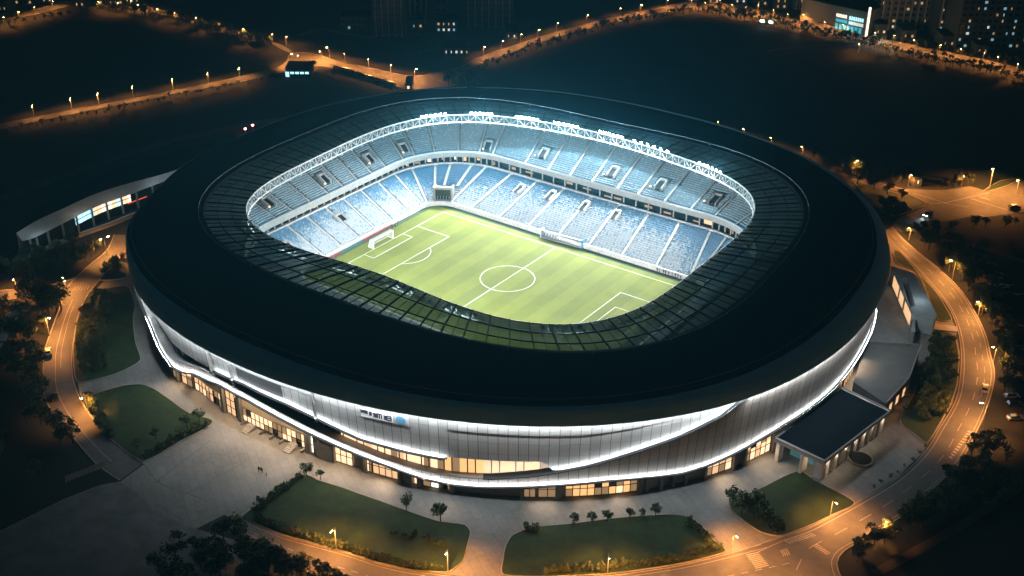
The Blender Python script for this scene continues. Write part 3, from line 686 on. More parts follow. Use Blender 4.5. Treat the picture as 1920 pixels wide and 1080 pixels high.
# dugout beside the halfway line
dg = thing('dugout', 'long white team dugout shelter beside the halfway line', 'dugout', (-.5, 32.9, 0), math.radians(4))
L2 = 8.2
mb = MB(); mb.box((0, 1.0, .12), (L2, 0, 0), (0, 1.1, 0), (0, 0, .12)); mb.build('base', M['concrete'], dg)
mb = MB(); mb.grid([[(-L2, y, z), (L2, y, z)] for y, z in ((2.1, .2), (2.1, 1.8), (1.8, 2.5), (.4, 2.75))]); mb.build('canopy', mat('dugout_canopy', (.55, .58, .62), .3), dg)
mb = MB()
for k in range(9):
    x = -L2+2*L2*k/8; mb.bar((x, 2.15, .2), (x, 2.15, 1.8), .12); mb.bar((x, 2.15, 1.8), (x, 1.8, 2.55), .12); mb.bar((x, 1.8, 2.55), (x, .35, 2.8), .12)
mb.build('frame', M['darkmetal'], dg)
for k in range(14):
    x = -L2+.6+2*(L2-.6)*k/13; mb = MB(); mb.box((x, 1.3, .62), (.24, 0, 0), (0, .24, 0), (0, 0, .06)); mb.box((x, 1.55, .95), (.24, 0, 0), (0, .05, 0), (0, 0, .35)); mb.build('seat', M['seatblue'], dg)
for s in (-1, 1):
    mb = MB(); mb.box((s*(L2+.15), 1.1, 1.6), (.14, 0, 0), (0, 1.2, 0), (0, 0, 1.6)); mb.build('end_panel', M['white'] if s < 0 else M['bluebox'], dg)

# ================================================================== SITE: ground, roads, lawns
flat('ground', [(-1400, -700), (900, -700), (900, 1400), (-1400, 1400)], -.12, M['ground'])
def catmull(P, n):
    out = []; P = [Vector(p) for p in P]; Q = [P[0]*2-P[1]]+P+[P[-1]*2-P[-2]]; seg = len(P)-1
    for k in range(n+1):
        g = min(seg-1e-6, k/n*seg); i = int(g); f = g-i; a, b, c, d = Q[i:i+4]
        out.append(.5*((2*b)+(c-a)*f+(2*a-5*b+4*c-d)*f*f+(3*b-a-3*c+d)*f**3))
    return out
def resample(P, n):
    ac = [0.]
    for a, b in zip(P, P[1:]): ac.append(ac[-1]+(b-a).length)
    out = []; j = 0
    for k in range(n+1):
        g = ac[-1]*k/n
        while j < len(P)-2 and ac[j+1] < g: j += 1
        f = (g-ac[j])/(ac[j+1]-ac[j]+1e-9); out.append(P[j]+(P[j+1]-P[j])*min(1, f))
    return out
ROADS = {}
_rz = [-.06]
def road(name, A, B, n=60, kerb=True):
    """a carriageway between two surveyed edges"""
    a = resample(catmull(GS(A), 160), n); b = resample(catmull(GS(B), 160), n); z = _rz[0]; _rz[0] += .004
    mb = MB(); mb.grid([[(p.x, p.y, z) for p in a], [(p.x, p.y, z) for p in b]])
    o = tag(mb.build(name, M['asphalt']), kind='structure'); ROADS[name] = ROADS.get(name, [])+[(a, b)]
    if kerb:
        kb = MB()
        for e, s in ((a, 1), (b, -1)):
            for p, q, p2, q2 in zip(e, e[1:], (b if s > 0 else a), (b if s > 0 else a)[1:]):
                d = (p-p2).normalized()*.28; d2 = (q-q2).normalized()*.28
                kb.face([(p.x, p.y, .09), (q.x, q.y, .09), (q.x+d2.x, q.y+d2.y, .09), (p.x+d.x, p.y+d.y, .09)]); kb.face([(p.x, p.y, -.1), (q.x, q.y, -.1), (q.x, q.y, .09), (p.x, p.y, .09)])
        tag(kb.build('kerb', M['kerb']), kind='structure')
    return a, b
mark = MB()
def lane(a, b, f, w=.16, dash=0, i0=0, i1=None):
    c = [p+(q-p)*f for p, q in zip(a, b)]; L = (c[-1]-c[0]).length; c = resample(c, 240); n = len(c)
    for k in range(int(i0*240), int((1 if i1 is None else i1)*240)):
        if dash and (k//dash) % 2: continue
        p, q = c[k], c[k+1]; d = (q-p).normalized(); s = Vector((-d.y, d.x, 0))*w/2; mark.face([(x.x, x.y, -.02) for x in (p-s, q-s, q+s, p+s)])
WL = [(215, 440), (200, 470), (165, 500), (130, 535), (113, 577), (95, 625), (84, 660), (82, 693), (84, 740), (107, 785), (140, 822), (180, 868), (225, 900)]
WR = [(247, 440), (232, 474), (195, 515), (166, 550), (147, 587), (139, 627), (134, 660), (134, 693), (139, 722), (154, 757), (182, 798), (222, 838), (268, 868)]
a, b = road('ring_road', WL, WR, 70); lane(a, b, .42, .16, 0, .32, .95); lane(a, b, .62, .12, 0, .35, .6)
a, b = road('side_street', [(-40, 552), (0, 545), (60, 540), (130, 525), (160, 507)], [(-40, 572), (0, 565), (47, 557), (100, 562), (122, 572)], 30)
ST = [(452, 968), (460, 975), (473, 983), (533, 1007), (640, 1035), (707, 1057), (773, 1072), (860, 1083), (950, 1087), (1130, 1081), (1200, 1073), (1280, 1060), (1363, 1040), (1428, 1022)]
SB = [(430, 985), (440, 995), (462, 1008), (520, 1040), (600, 1082), (660, 1100), (760, 1125), (860, 1140), (950, 1150), (1130, 1145), (1230, 1137), (1330, 1122), (1440, 1105), (1560, 1085)]
a, b = road('south_road', ST, SB, 70); lane(a, b, .07); lane(a, b, .5, .16, 3)
EI = [(1400, 1030), (1463, 1008), (1513, 993), (1600, 947), (1680, 900), (1733, 850), (1763, 803), (1790, 757), (1800, 720), (1803, 660), (1795, 613), (1780, 577), (1757, 547), (1723, 507), (1680, 463), (1655, 435)]
EO = [(1590, 1110), (1568, 1060), (1580, 1034), (1613, 1014), (1660, 986), (1700, 960), (1752, 912), (1800, 865), (1832, 805), (1856, 745), (1864, 700), (1857, 668), (1847, 627), (1827, 585), (1800, 543), (1763, 507), (1725, 476), (1695, 450), (1672, 425)]
a, b = road('ring_road', EI, EO, 90); lane(a, b, .09, .2); lane(a, b, .92, .16); lane(a, b, .5, .18, 5); lane(a, b, .72, .13, 4, .45, .8)
# north-east junction and avenue
NE = [(1480, 285), (1563, 321), (1613, 333), (1647, 341), (1699, 354), (1744, 356), (1773, 356), (1818, 349), (1850, 358), (1880, 352), (1930, 334), (1965, 325), (1965, 390), (1920, 397), (1847, 407), (1835, 403), (1800, 410), (1763, 416), (1735, 413), (1700, 436), (1668, 430), (1685, 408), (1712, 398), (1742, 382), (1707, 366), (1684, 359), (1647, 352), (1600, 341), (1563, 331), (1480, 297)]
flat('avenue_junction', GS(NE), -.03, M['asphalt'])
for p0, p1 in (((1742, 382), (1775, 380)), ((1770, 381), (1815, 388)), ((1712, 362), (1772, 380)), ((1820, 372), (1890, 394)), ((1773, 380), (1855, 361)), ((1655, 345), (1700, 357)), ((1835, 402), (1850, 407))):
    p, q = G(*p0), G(*p1); d = (q-p).normalized(); s = Vector((-d.y, d.x, 0))*.16; mark.face([(x.x, x.y, -.01) for x in (p-s, q-s, q+s, p+s)])
# far roads
a, b = road('far_road', [(-60, 247), (0, 233), (133, 207), (250, 185), (367, 162), (457, 142), (520, 127), (545, 108), (560, 98)], [(-60, 257), (0, 242), (100, 221), (200, 201), (283, 186), (383, 166), (457, 152), (535, 134), (590, 124)], 50); lane(a, b, .5, .3, 4)
a, b = road('far_road', [(540, 105), (560, 98), (600, 104), (640, 117), (707, 130), (763, 142), (800, 141)], [(530, 135), (590, 124), (625, 128), (650, 134), (707, 150), (753, 165), (800, 170)], 40); lane(a, b, .45, .3, 4)
a, b = road('far_road', [(775, 146), (800, 140), (853, 129), (895, 109), (940, 93), (1027, 65), (1083, 50), (1140, 35), (1273, 7), (1340, -8)], [(800, 168), (855, 160), (862, 140), (905, 118), (973, 93), (1027, 74), (1073, 62), (1150, 42), (1280, 17), (1345, 2)], 50); lane(a, b, .5, .3, 4)
road('far_road', [(545, 100), (520, 88), (495, 72), (440, 58), (360, 32), (290, 16), (200, -6)], [(560, 103), (548, 96), (515, 80), (450, 66), (370, 40), (290, 24), (180, -2)], 30)
road('far_road', [(-20, 33), (0, 27), (67, 17), (110, 4), (140, -10)], [(-20, 44), (10, 37), (70, 26), (130, 10), (170, -6)], 20)
road('far_road', [(1300, 4), (1390, 9), (1427, 22), (1480, 36), (1563, 54), (1613, 65), (1707, 84), (1780, 99), (1847, 113), (1940, 135)], [(1300, 18), (1380, 22), (1415, 32), (1480, 47), (1563, 64), (1630, 79), (1723, 100), (1780, 112), (1827, 121), (1940, 148)], 50)
# paved forecourt round the stadium; lower-left sheet paints its darkness into the paving
PL = [(250, 430), (238, 474), (205, 515), (175, 548), (150, 600), (140, 690), (150, 740), (190, 800), (270, 870), (226, 902), (180, 912), (120, 935), (0, 995), (-120, 1060), (-120, 1250), (200, 1200), (330, 1010), (420, 965), (480, 985), (640, 1032), (770, 1070), (870, 1080), (945, 1084), (1130, 1078), (1280, 1057), (1430, 1020), (1515, 990), (1600, 945), (1680, 897), (1730, 848), (1760, 802), (1786, 757), (1797, 720), (1800, 660), (1792, 613), (1775, 577), (1722, 509), (1655, 437), (1632, 370), (1480, 305), (1000, 215), (580, 250), (325, 365)]
flat('plaza', GS(PL), -.09, M['plaza'])
flat('square', GS([(-140, 1070), (0, 997), (120, 937), (180, 914), (224, 904), (262, 926), (286, 956), (345, 984), (440, 1012), (470, 1060), (300, 1200), (-140, 1260)]), -.085, mat('plaza_shade', (.15, .152, .152), .85, .35, .15))  # same paving in a darker colour, standing for missing light
# lawns with kerbs
def lawn(px, m='grass', z=.1, kerb=True, n=10):
    P = GS(px); Q = []
    k = len(P)
    for i in range(k):      # rounded outline
        a_, b_, c_, d_ = P[(i-1) % k], P[i], P[(i+1) % k], P[(i+2) % k]
        for j in range(6):
            f = j/6; Q.append(.5*((2*b_)+(c_-a_)*f*.7+(6*(c_-b_)-2*.7*(c_-a_)-.7*(d_-b_))*f*f+(-4*(c_-b_)+.7*(c_-a_)+.7*(d_-b_))*f**3))
    mb = MB(); mb.prism([(p.x, p.y) for p in Q], -.1, z); o = tag(mb.build('lawn', M[m]), kind='structure')
    if kerb:
        kb = MB(); kk = len(Q)
        cen = sum(Q, Vector())/kk
        for i in range(kk):
            p, q = Q[i], Q[(i+1) % kk]; d = q-p
            if d.length < 1e-3: continue
            d.normalize(); kb.bar(Vector((p.x, p.y, .06))-d*.1, Vector((q.x, q.y, .06))+d*.1, .26, .22)
        tag(kb.build('kerb', M['kerb']), kind='structure')
    return Q
lawn([(188, 525), (207, 503), (232, 488), (236, 520)])
L1 = lawn([(168, 548), (200, 541), (236, 536), (247, 550), (253, 573), (250, 600), (254, 640), (264, 672), (253, 684), (215, 702), (157, 717), (142, 710), (137, 660), (141, 625), (149, 587)])
L2 = lawn([(163, 745), (195, 733), (233, 723), (265, 721), (290, 730), (322, 752), (352, 773), (398, 788), (387, 803), (333, 831), (272, 864), (222, 836), (184, 797), (158, 760)])
L3 = lawn([(563, 892), (598, 901), (640, 914), (700, 935), (750, 953), (820, 977), (870, 984), (882, 997), (877, 1021), (868, 1052), (845, 1071), (827, 1073), (773, 1069), (707, 1054), (640, 1032), (533, 1004), (476, 980), (450, 971)])
L4 = lawn([(962, 1003), (1007, 988), (1073, 982), (1140, 973), (1207, 967), (1257, 965), (1287, 969), (1315, 985), (1338, 1013), (1360, 1035), (1280, 1056), (1200, 1069), (1130, 1077), (1030, 1081), (945, 1078), (943, 1050), (948, 1024)])
L5 = lawn([(1493, 884), (1530, 902), (1602, 942), (1560, 966), (1513, 988), (1462, 1005), (1425, 997), (1392, 975), (1370, 955), (1368, 930), (1413, 922)])
lawn([(1688, 790), (1712, 742), (1735, 690), (1748, 640), (1752, 617), (1788, 630), (1798, 670), (1794, 720), (1782, 757), (1757, 803), (1738, 830), (1712, 812)])
lawn([(1676, 470), (1690, 476), (1722, 512), (1757, 551), (1776, 582), (1784, 600), (1758, 598), (1730, 530), (1715, 508), (1680, 492)])
lawn([(1844, 359), (1872, 341), (1900, 335), (1915, 336), (1880, 351)], n=6)
lawn([(1600, 338), (1640, 352), (1705, 368), (1738, 383), (1700, 398), (1680, 405), (1655, 400), (1625, 370)])
# paint: zebra crossings, bay hatching
def zebra(c0, c1, c2, c3, n, w=.5):
    """n bars between edge c0-c1 and edge c3-c2"""
    A, B, C_, D = G(*c0), G(*c1), G(*c2), G(*c3)
    for k in range(n):
        f0, f1 = (k+.5-w/2)/n, (k+.5+w/2)/n
        mark.face([(p.x, p.y, -.015) for p in (A+(B-A)*f0, A+(B-A)*f1, D+(C_-D)*f1, D+(C_-D)*f0)])
zebra((1398, 1039), (1418, 1067), (1443, 1061), (1421, 1034), 9)
zebra((1522, 1022), (1550, 1041), (1558, 1037), (1533, 1019), 8)
zebra((1468, 1014), (1522, 999), (1532, 1004), (1480, 1020), 11, .4)
zebra((1462, 1032), (1476, 1027), (1483, 1040), (1468, 1043), 4)
zebra((1784, 862), (1824, 808), (1816, 806), (1778, 858), 11, .55)
zebra((131, 546), (166, 543), (170, 534), (140, 537), 6, .18)
zebra((452, 1000), (470, 1012), (500, 1018), (478, 1004), 6, .4)
zebra((1842, 372), (1858, 376), (1848, 370), (1832, 368), 5)
joint = MB()
for k in range(9):      # scored joint lines running over the forecourt
    p0 = (238+k*26, 880-k*12); p1 = (330+k*27, 985-k*13)
for pts in ([(270, 870), (300, 905), (380, 935)], [(170, 915), (215, 905), (255, 925), (275, 945)], [(300, 950), (345, 975)], [(540, 895), (420, 985)], [(290, 905), (395, 825)], [(330, 935), (470, 860)]):
    P = catmull(GS(pts), 20) if len(pts) > 2 else GS(pts)
    for p, q in zip(P, P[1:]):
        d = (q-p).normalized(); s = Vector((-d.y, d.x, 0))*.12; joint.face([(x.x, x.y, -.085) for x in (p-s, q-s, q+s, p+s)])
tag(mark.build('road_marking', M['paint']), kind='structure'); tag(joint.build('paving_joint', mat('paving_joint', (.13, .125, .12), .8)), kind='structure')
# planter disc and low path walls
mb = MB(); c = G(1613, 862); mb.prism([(c.x+3.2*math.cos(k*PI/12), c.y+3.2*math.sin(k*PI/12)) for k in range(24)], -.1, .5); pl = mb.build('planter', M['kerb']); tag(pl, 'dark round planter bed beside the low pavilion', 'planter')
mb = MB(); mb.prism([(c.x+2.8*math.cos(k*PI/12), c.y+2.8*math.sin(k*PI/12)) for k in range(24)], .4, .56); mb.build('soil', M['ground'], pl)

# ================================================================== STREET LAMPS
def lamp_proto(double):
    t = bpy.data.objects.new('street_lamp', None); C.objects.link(t)
    mb = MB(); mb.tube((0, 0, 0), (0, 0, 1), .02, .012, 8); H = 7.
    mb = MB(); mb.tube((0, 0, 0), (0, 0, .5), .2, .18, 8); mb.tube((0, 0, .5), (0, 0, H), .13, .07, 8); mb.build('pole', M['pole'], t)
    for s in ((1, -1) if double else (1,)):
        mb = MB(); mb.tube((0, 0, H-.1), (s*1.3, 0, H+.25), .06, .045, 6); mb.build('arm', M['pole'], t)
        mb = MB(); mb.box((s*1.6, 0, H+.3), (.5, 0, 0), (0, .2, 0), (0, 0, .08), 0)
        mb.box((s*1.6, 0, H+.16), (.4, 0, 0), (0, .19, 0), (0, 0, .07), 1); mb.build('lamp_head', [M['pole'], M['sodium']], t)
    return t
LP1 = lamp_proto(False); LP2 = lamp_proto(True); used = set()
SOD = (1., .36, .08)
def lamp(head, base, label, group, e=900, double=False, col=SOD, toward=None):
    P0 = LP2 if double else LP1
    o = P0 if P0 not in used else copy_tree(P0)
    used.add(P0)
    p = G(*base); d = mpp(p); c = math.cos(PITCH)
    h = max(4.5, min(11, abs(base[1]-head[1])*d/math.cos(math.asin((CAM.z)/((CAM-p).length)))))
    o.location = (p.x, p.y, -.05); s = h/7.3; o.scale = (s, s, s); q = toward or G(960, 480)
    o.rotation_euler = (0, 0, math.atan2(q.y-p.y, q.x-p.x))
    tag(o, label, 'street lamp', group)
    L = bpy.data.lights.new('lamp_light', 'SPOT'); L.energy = e*(s**2)*(.75 if (p-CAM).length > 480 else 1.); L.color = col; L.shadow_soft_size = .25; far_ = (p-CAM).length > 480; L.spot_size = math.radians(152 if far_ else 150); L.spot_blend = .35
    L.use_nodes = True; nt = L.node_tree; em = nt.nodes['Emission']      # wide street-lighting distribution
    tc = nt.nodes.new('ShaderNodeTexCoord'); sp = nt.nodes.new('ShaderNodeSeparateXYZ'); nt.links.new(tc.outputs['Normal'], sp.inputs[0])
    cz = nmath(nt, 'ABSOLUTE', sp.outputs['Z']); nt.links.new(nmath(nt, 'MINIMUM', nmath(nt, 'POWER', nmath(nt, 'MAXIMUM', cz, .05), -1.5), 8.), em.inputs['Strength'])
    lo = bpy.data.objects.new('lamp_light', L); C.objects.link(lo); lo.parent = o; lo.location = (1.6, 0, 7.0); lo.rotation_euler = (0, -.14 if far_ else -.1, 0)
    return o
def lamps(lst, fmt, group, e, double=False, off=None, col=SOD, to=None):
    for i, q in enumerate(lst):
        head, base = (q[0], q[1]), (q[2], q[3]) if len(q) > 2 else (q[0]+(off[0] if off else 0), q[1]+(off[1] if off else 18))
        lamp(head, base, fmt.format(ordw(i)), group, e, double, col, G(*to[i]) if to else None)
E0 = 12500
lamps([(62, 199), (133, 185), (184, 176), (248, 163), (323, 149), (389, 137), (448, 128)], '{} street lamp from the left along the far-left road', 'street lamps along the far-left road', E0*.42*1.3, True, (2, 19), to=[(62, 228), (133, 215), (184, 203), (248, 190), (323, 175), (389, 163), (448, 150)])
lamps([(510, 63, 511, 84), (536, 68, 537, 86), (456, 53, 457, 72), (411, 42, 412, 58), (368, 32, 368, 48), (327, 23, 328, 38), (295, 17, 296, 30), (258, 10, 259, 22)], '{} lamp from the junction up the tree-lined far road', 'lamps along the tree-lined far road', E0*.3)
lamps([(543, 102, 544, 122), (556, 105, 557, 126), (604, 96, 605, 113), (617, 88, 618, 108), (646, 99, 647, 116), (690, 109, 691, 128), (732, 120, 733, 140), (777, 128, 778, 148)], '{} lamp from the left at the far crossroads beyond the roof', 'lamps at the far crossroads', E0*1.1, to=[(580, 115)]*4+[(650, 126), (700, 140), (740, 150), (800, 155)])
lamps([(907, 87, 906, 104), (942, 76, 941, 92), (977, 63, 976, 79), (1009, 55, 1008, 70), (1044, 43, 1043, 58), (1101, 27, 1100, 42), (1163, 16, 1162, 29), (1201, 10, 1200, 23), (1250, 2, 1249, 14)], '{} lamp from the crossroads along the road climbing away', 'lamps along the far middle road', E0*.42*1.3, to=[(920, 108), (955, 97), (990, 85), (1020, 73), (1055, 60), (1110, 47), (1170, 34), (1210, 26), (1255, 16)])
lamps([(1504, 26, 1504, 42), (1674, 65, 1674, 84), (1760, 83, 1760, 103), (1842, 98, 1842, 117), (1420, 8, 1420, 24), (1350, -2, 1350, 12), (1905, 118, 1905, 137)], '{} sodium lamp before the dark towers on the far-right street', 'sodium lamps on the far-right street', E0*.42*1.9, to=[(1504, 46), (1674, 92), (1760, 110), (1842, 125), (1420, 28), (1350, 14), (1905, 142)])
lamps([(1296, 0, 1296, 12), (1322, 6, 1322, 18), (1372, 10, 1372, 22), (1398, 14, 1398, 26), (1450, 20, 1450, 33), (1476, 26, 1476, 40), (1545, 40, 1545, 54), (1580, 46, 1580, 60), (1712, 76, 1712, 90), (1800, 92, 1800, 106), (1870, 106, 1870, 121)], '{} short lamp from the left among the trees of the far-right street', 'short lamps on the far-right street', E0*.35)
lamps([(8, 36, 8, 46), (36, 26, 36, 36), (66, 16, 66, 26), (100, 4, 100, 15), (150, -4, 150, 8), (186, 6, 186, 16), (222, 8, 222, 18), (246, 2, 246, 14), (274, 12, 274, 22)], '{} short lamp from the left at the top left street', 'short lamps at the top left street', E0*.35)
lamp((1640, 60), (1640, 78), 'cool white lamp post beside the cyan shopfront', None, E0*.5, col=(.6, .9, 1.))
lamp((1610, 87), (1610, 97), 'lone small white lamp at the dark field edge', None, E0*.02, col=(1, .85, .6))
lamps([(1345, 228, 1346, 244), (1393, 242, 1394, 258), (1444, 258, 1445, 275), (1505, 277, 1504, 292)], '{} small lamp from the left peeping over the dark roof edge', 'lamps behind the roof edge', E0*.35)
lamps([(1603, 298, 1598, 328), (1706, 325, 1702, 350), (1862, 312, 1855, 353)], '{} lamp from the roof along the north-east road', 'lamps along the north-east road', E0*1.5, to=[(1608, 334), (1710, 358), (1840, 375)])
lamp((1805, 327), (1803, 347), 'lamp shining through yellow-lit trees at the north-east junction', None, E0*1.2, toward=G(1800, 365))
for i, q in enumerate([(1702, 425, 1704, 450), (1788, 488, 1785, 524), (1838, 563, 1833, 595), (1861, 648, 1862, 680), (1847, 756, 1842, 798)]):
    lamp(q[:2], q[2:], f'{ordw(i)} lamp going down the outer side of the right ring road', 'lamps outside the right ring road', E0, toward=G([1690, 1755, 1805, 1830, 1810][i], [455, 520, 600, 685, 790][i]))
lamp((1562, 938), (1556, 971), 'lamp on the dark lawn corner below the flat-roofed pavilion', None, E0, toward=G(1600, 1000))
lamp((1374, 1000), (1371, 1036), 'lamp beside the zebra crossing at the drive mouth', None, E0, toward=G(1400, 1060))
lamp((1138, 1037), (1139, 1078), 'lamp at the bottom edge below the row of small trees', None, E0*.9, toward=G(1140, 1110))
lamp((840, 1030), (840, 1072), 'lamp at the lower corner of the front lawn near the drive', None, E0*.9, toward=G(830, 1100))
lamp((626, 988), (631, 1032), 'lamp behind the lit shrubs along the bottom road', None, E0*.9, toward=G(610, 1060))
lamp((158, 745), (165, 772), 'lamp at the left tip of the corner lawn', None, E0*.8, toward=G(130, 775))
lamp((93, 592), (93, 630), 'lamp by dark trees on the outer edge of the left ring road', None, E0, toward=G(120, 640))
lamp((121, 522), (125, 550), 'twin-headed lamp at the left street junction', None, E0, True, toward=G(130, 560))
lamp((196, 445), (201, 478), 'twin-headed lamp below the long curved building', None, E0, True, toward=G(220, 470))
# lamps just outside the view that light the bottom road and the left street
lamps([(700, 1095, 700, 1130), (1000, 1110, 1000, 1150), (1290, 1095, 1290, 1130), (1500, 1090, 1500, 1125)], '{} lamp across the bottom road below the frame', 'lamps across the bottom road', E0*.9, to=[(700, 1090), (1000, 1105), (1290, 1085), (1470, 1060)])
lamp((30, 520), (32, 545), 'lamp beside the left side street at the frame edge', None, E0, toward=G(20, 560))
lamp((1660, 985), (1662, 1010), 'lamp among the trees on the outer curve of the lower ring road', None, E0*1.0, toward=G(1620, 970))
lamp((1905, 335), (1905, 365), 'lamp on the broad avenue at the right frame edge', None, E0*.42*1.6, toward=G(1880, 380))

M['track_dirt'] = mat('packed_dirt', (.07, .065, .06), .9, .3, .2)
# pale barrier fence beside the dark square
bf = thing('barrier_fence', 'low pale barrier fence at the dark left end of the square', 'fence'); a, b = G(124, 905), G(198, 876)
for k in range(13):
    p = a+(b-a)*k/12; mb = MB(); mb.bar((p.x, p.y, -.1), (p.x, p.y, 2.1), .12); mb.build('post', M['pole'], bf)
mb = MB(); mb.bar((a.x, a.y, 1.9), (b.x, b.y, 1.9), .08, .12); mb.bar((a.x, a.y, .4), (b.x, b.y, .4), .08, .12); mb.build('rail', M['pole'], bf)
mb = MB(); wv = [(a.x, a.y), (b.x, b.y)]; mb.face([(a.x, a.y, .5), (b.x, b.y, .5), (b.x, b.y, 1.8), (a.x, a.y, 1.8)]); mb.build('panel', M['greywall'], bf)

for nm, pts, w_ in (('field_path', [(1440, 96), (1475, 90), (1520, 86), (1560, 84)], 3.), ('field_path', [(0, 372), (120, 330), (230, 292), (330, 262), (470, 232), (540, 222)], 5.), ('field_path', [(640, 45), (700, 30), (760, 16)], 4.), ('field_path', [(560, 66), (600, 55), (640, 62), (700, 70)], 4.), ('field_path', [(1730, 440), (1800, 455), (1860, 470), (1925, 492)], 3.), ('field_path', [(1640, 1075), (1740, 1020), (1840, 960), (1925, 905)], 2.5)):
    P = catmull(GS(pts), 24); mb = MB()
    for p, q in zip(P, P[1:]):
        d = (q-p).normalized(); s = Vector((-d.y, d.x, 0))*w_/2; mb.face([(x.x, x.y, -.07) for x in (p-s, q-s, q+s, p+s)])
    tag(mb.build(nm, M['track_dirt']), kind='structure')

# ================================================================== BUILDINGS
def wallpts(mb, a, b, z0, z1, m=0): mb.face([(a.x, a.y, z0), (b.x, b.y, z0), (b.x, b.y, z1), (a.x, a.y, z1)], m)
# --- low flat-roofed pavilion, lower right
pav = thing('pavilion', 'low flat dark-roofed pavilion with lit column front beside the stadium', 'pavilion')
ZP = 6.4; RC = GS([(1452, 822), (1545, 866), (1671, 770), (1577, 726)], ZP)
def inset(P, d):
    c = sum(P, Vector())/len(P); return [p+(c-p).normalized()*d for p in P]
mb = MB(); mb.prism([(p.x, p.y) for p in RC], ZP-1.0, ZP, 0, 0, True); mb.build('roof_slab', M['concrete'], pav)
mb = MB(); q = inset(RC, 1.0); mb.face([(p.x, p.y, ZP+.03) for p in q]); mb.build('roof_membrane', M['roof'], pav)
mb = MB()
for a, b in zip(RC, RC[1:]+RC[:1]): mb.bar((a.x, a.y, ZP+.12), (b.x, b.y, ZP+.12), .35, .28)
mb.build('parapet', M['greywall'], pav)
W = inset(RC, 4.6)
mb = MB(); wallpts(mb, W[1], W[2], 0, ZP-1); wallpts(mb, W[2], W[3], 0, ZP-1); mb.build('wall', M['greywall'], pav)
nf = 15; A, B = inset(RC, 2.4)[1], inset(RC, 2.4)[2]
for k in range(nf+1):
    p = A+(B-A)*k/nf; d = (B-A).normalized(); n_ = Vector((d.y, -d.x, 0)); mb = MB(); mb.box((p.x, p.y, (ZP-1)/2), d*.22, n_*.6, (0, 0, (ZP-1)/2)); mb.build('column', M['wallwhite'], pav)
rb = random.Random(4)
for k in range(nf):
    if k in (12, 13): continue
    m = rb.choice(['whitewin', 'whitewin', 'warmwin2', 'warmwin']); p = A+(B-A)*(k+.12)/nf; q = A+(B-A)*(k+.88)/nf; d = (B-A).normalized(); n_ = Vector((-d.y, d.x, 0))*1.1; mb = MB(); z1 = ZP-1.2
    mb.face([(p+n_).to_tuple()[:2]+(rb.choice([2.4, 2.8, .6]),), (q+n_).to_tuple()[:2]+(2.4,), (q+n_).to_tuple()[:2]+(z1,), (p+n_).to_tuple()[:2]+(z1,)]); mb.build('lit_window', M[m], pav)
A2, B2 = inset(RC, 1.0)[0], inset(RC, 1.0)[1]; d = (B2-A2).normalized(); n_ = Vector((-d.y, d.x, 0))
for p, sx, sy in ((A2+d*1., .5, 1.2), (B2-d*5.5, .35, 1.5), (B2-d*1.2, 1.2, .3)): mb = MB(); mb.box((p.x, p.y, 2.7), d*sx, n_*sy, (0, 0, 2.7)); mb.build('pier', M['wallwhite'], pav)
mb = MB(); p = A2+d*2+n_*4; q = A2+d*9+n_*4; wallpts(mb, p, q, 0, 5); mb.build('teal_glazing', mat('teal_glass', (.06, .2, .22), .2, emit=(.3, .8, .85), es=.12), pav)
mb = MB(); p = A2+d*5+n_*3.2; mb.box((p.x, p.y, 4.6), d*1.2, n_*.2, (0, 0, .18)); mb.build('ceiling_lamp', M['coolwin'], pav)
for f in (.06, .2, .34, .48, .62, .76, .92):
    p = inset(RC, .8)[1]+(inset(RC, .8)[2]-inset(RC, .8)[1])*f; dd = (B-A).normalized(); n2 = Vector((dd.y, -dd.x, 0)); sp = Vector((p.x, p.y, ZP-1.3)); lo = light('soffit_downlight', 'SPOT', pav, sp, 330, (1., .78, .55), .2, spot_size=math.radians(165), spot_blend=.9); aim(lo, sp, Vector((p.x, p.y, 0))-n2*1.2)
p = B2-d*3; light('porch_light', 'POINT', pav, Vector((p.x, p.y, 3))+n_*.8, 110, (1., .6, .28), .3)
# --- annex terrace behind it
an = thing('annex', 'flat terrace-roofed annex with slim parapet behind the pavilion', 'annex')
ZA = 5.0; RA_ = GS([(1600, 716), (1625, 643), (1726, 650), (1704, 712), (1662, 758)], ZA)
mb = MB(); mb.prism([(p.x, p.y) for p in RA_], 0, ZA); mb.build('body', mat('annex_roof', (.075, .075, .072), .7, .25, .3), an)
mb = MB()
for a, b in list(zip(RA_, RA_[1:]))[1:]: mb.bar((a.x, a.y, ZA+.4), (b.x, b.y, ZA+.4), .3, .9)
mb.build('parapet', M['greywall'], an)
A, B = RA_[3], RA_[4]
for f in (.1, .4, .7):
    p = A+(B-A)*f; q = A+(B-A)*(f+.12); dd = (B-A).normalized(); n2 = Vector((-dd.y, dd.x, 0))
    if n2.dot(CAM-p) < 0: n2 = -n2
    n2 = n2*.05; mb = MB(); wallpts(mb, p+n2, q+n2, .8, 3.4); mb.build('lit_window', M['warmwin'], an)
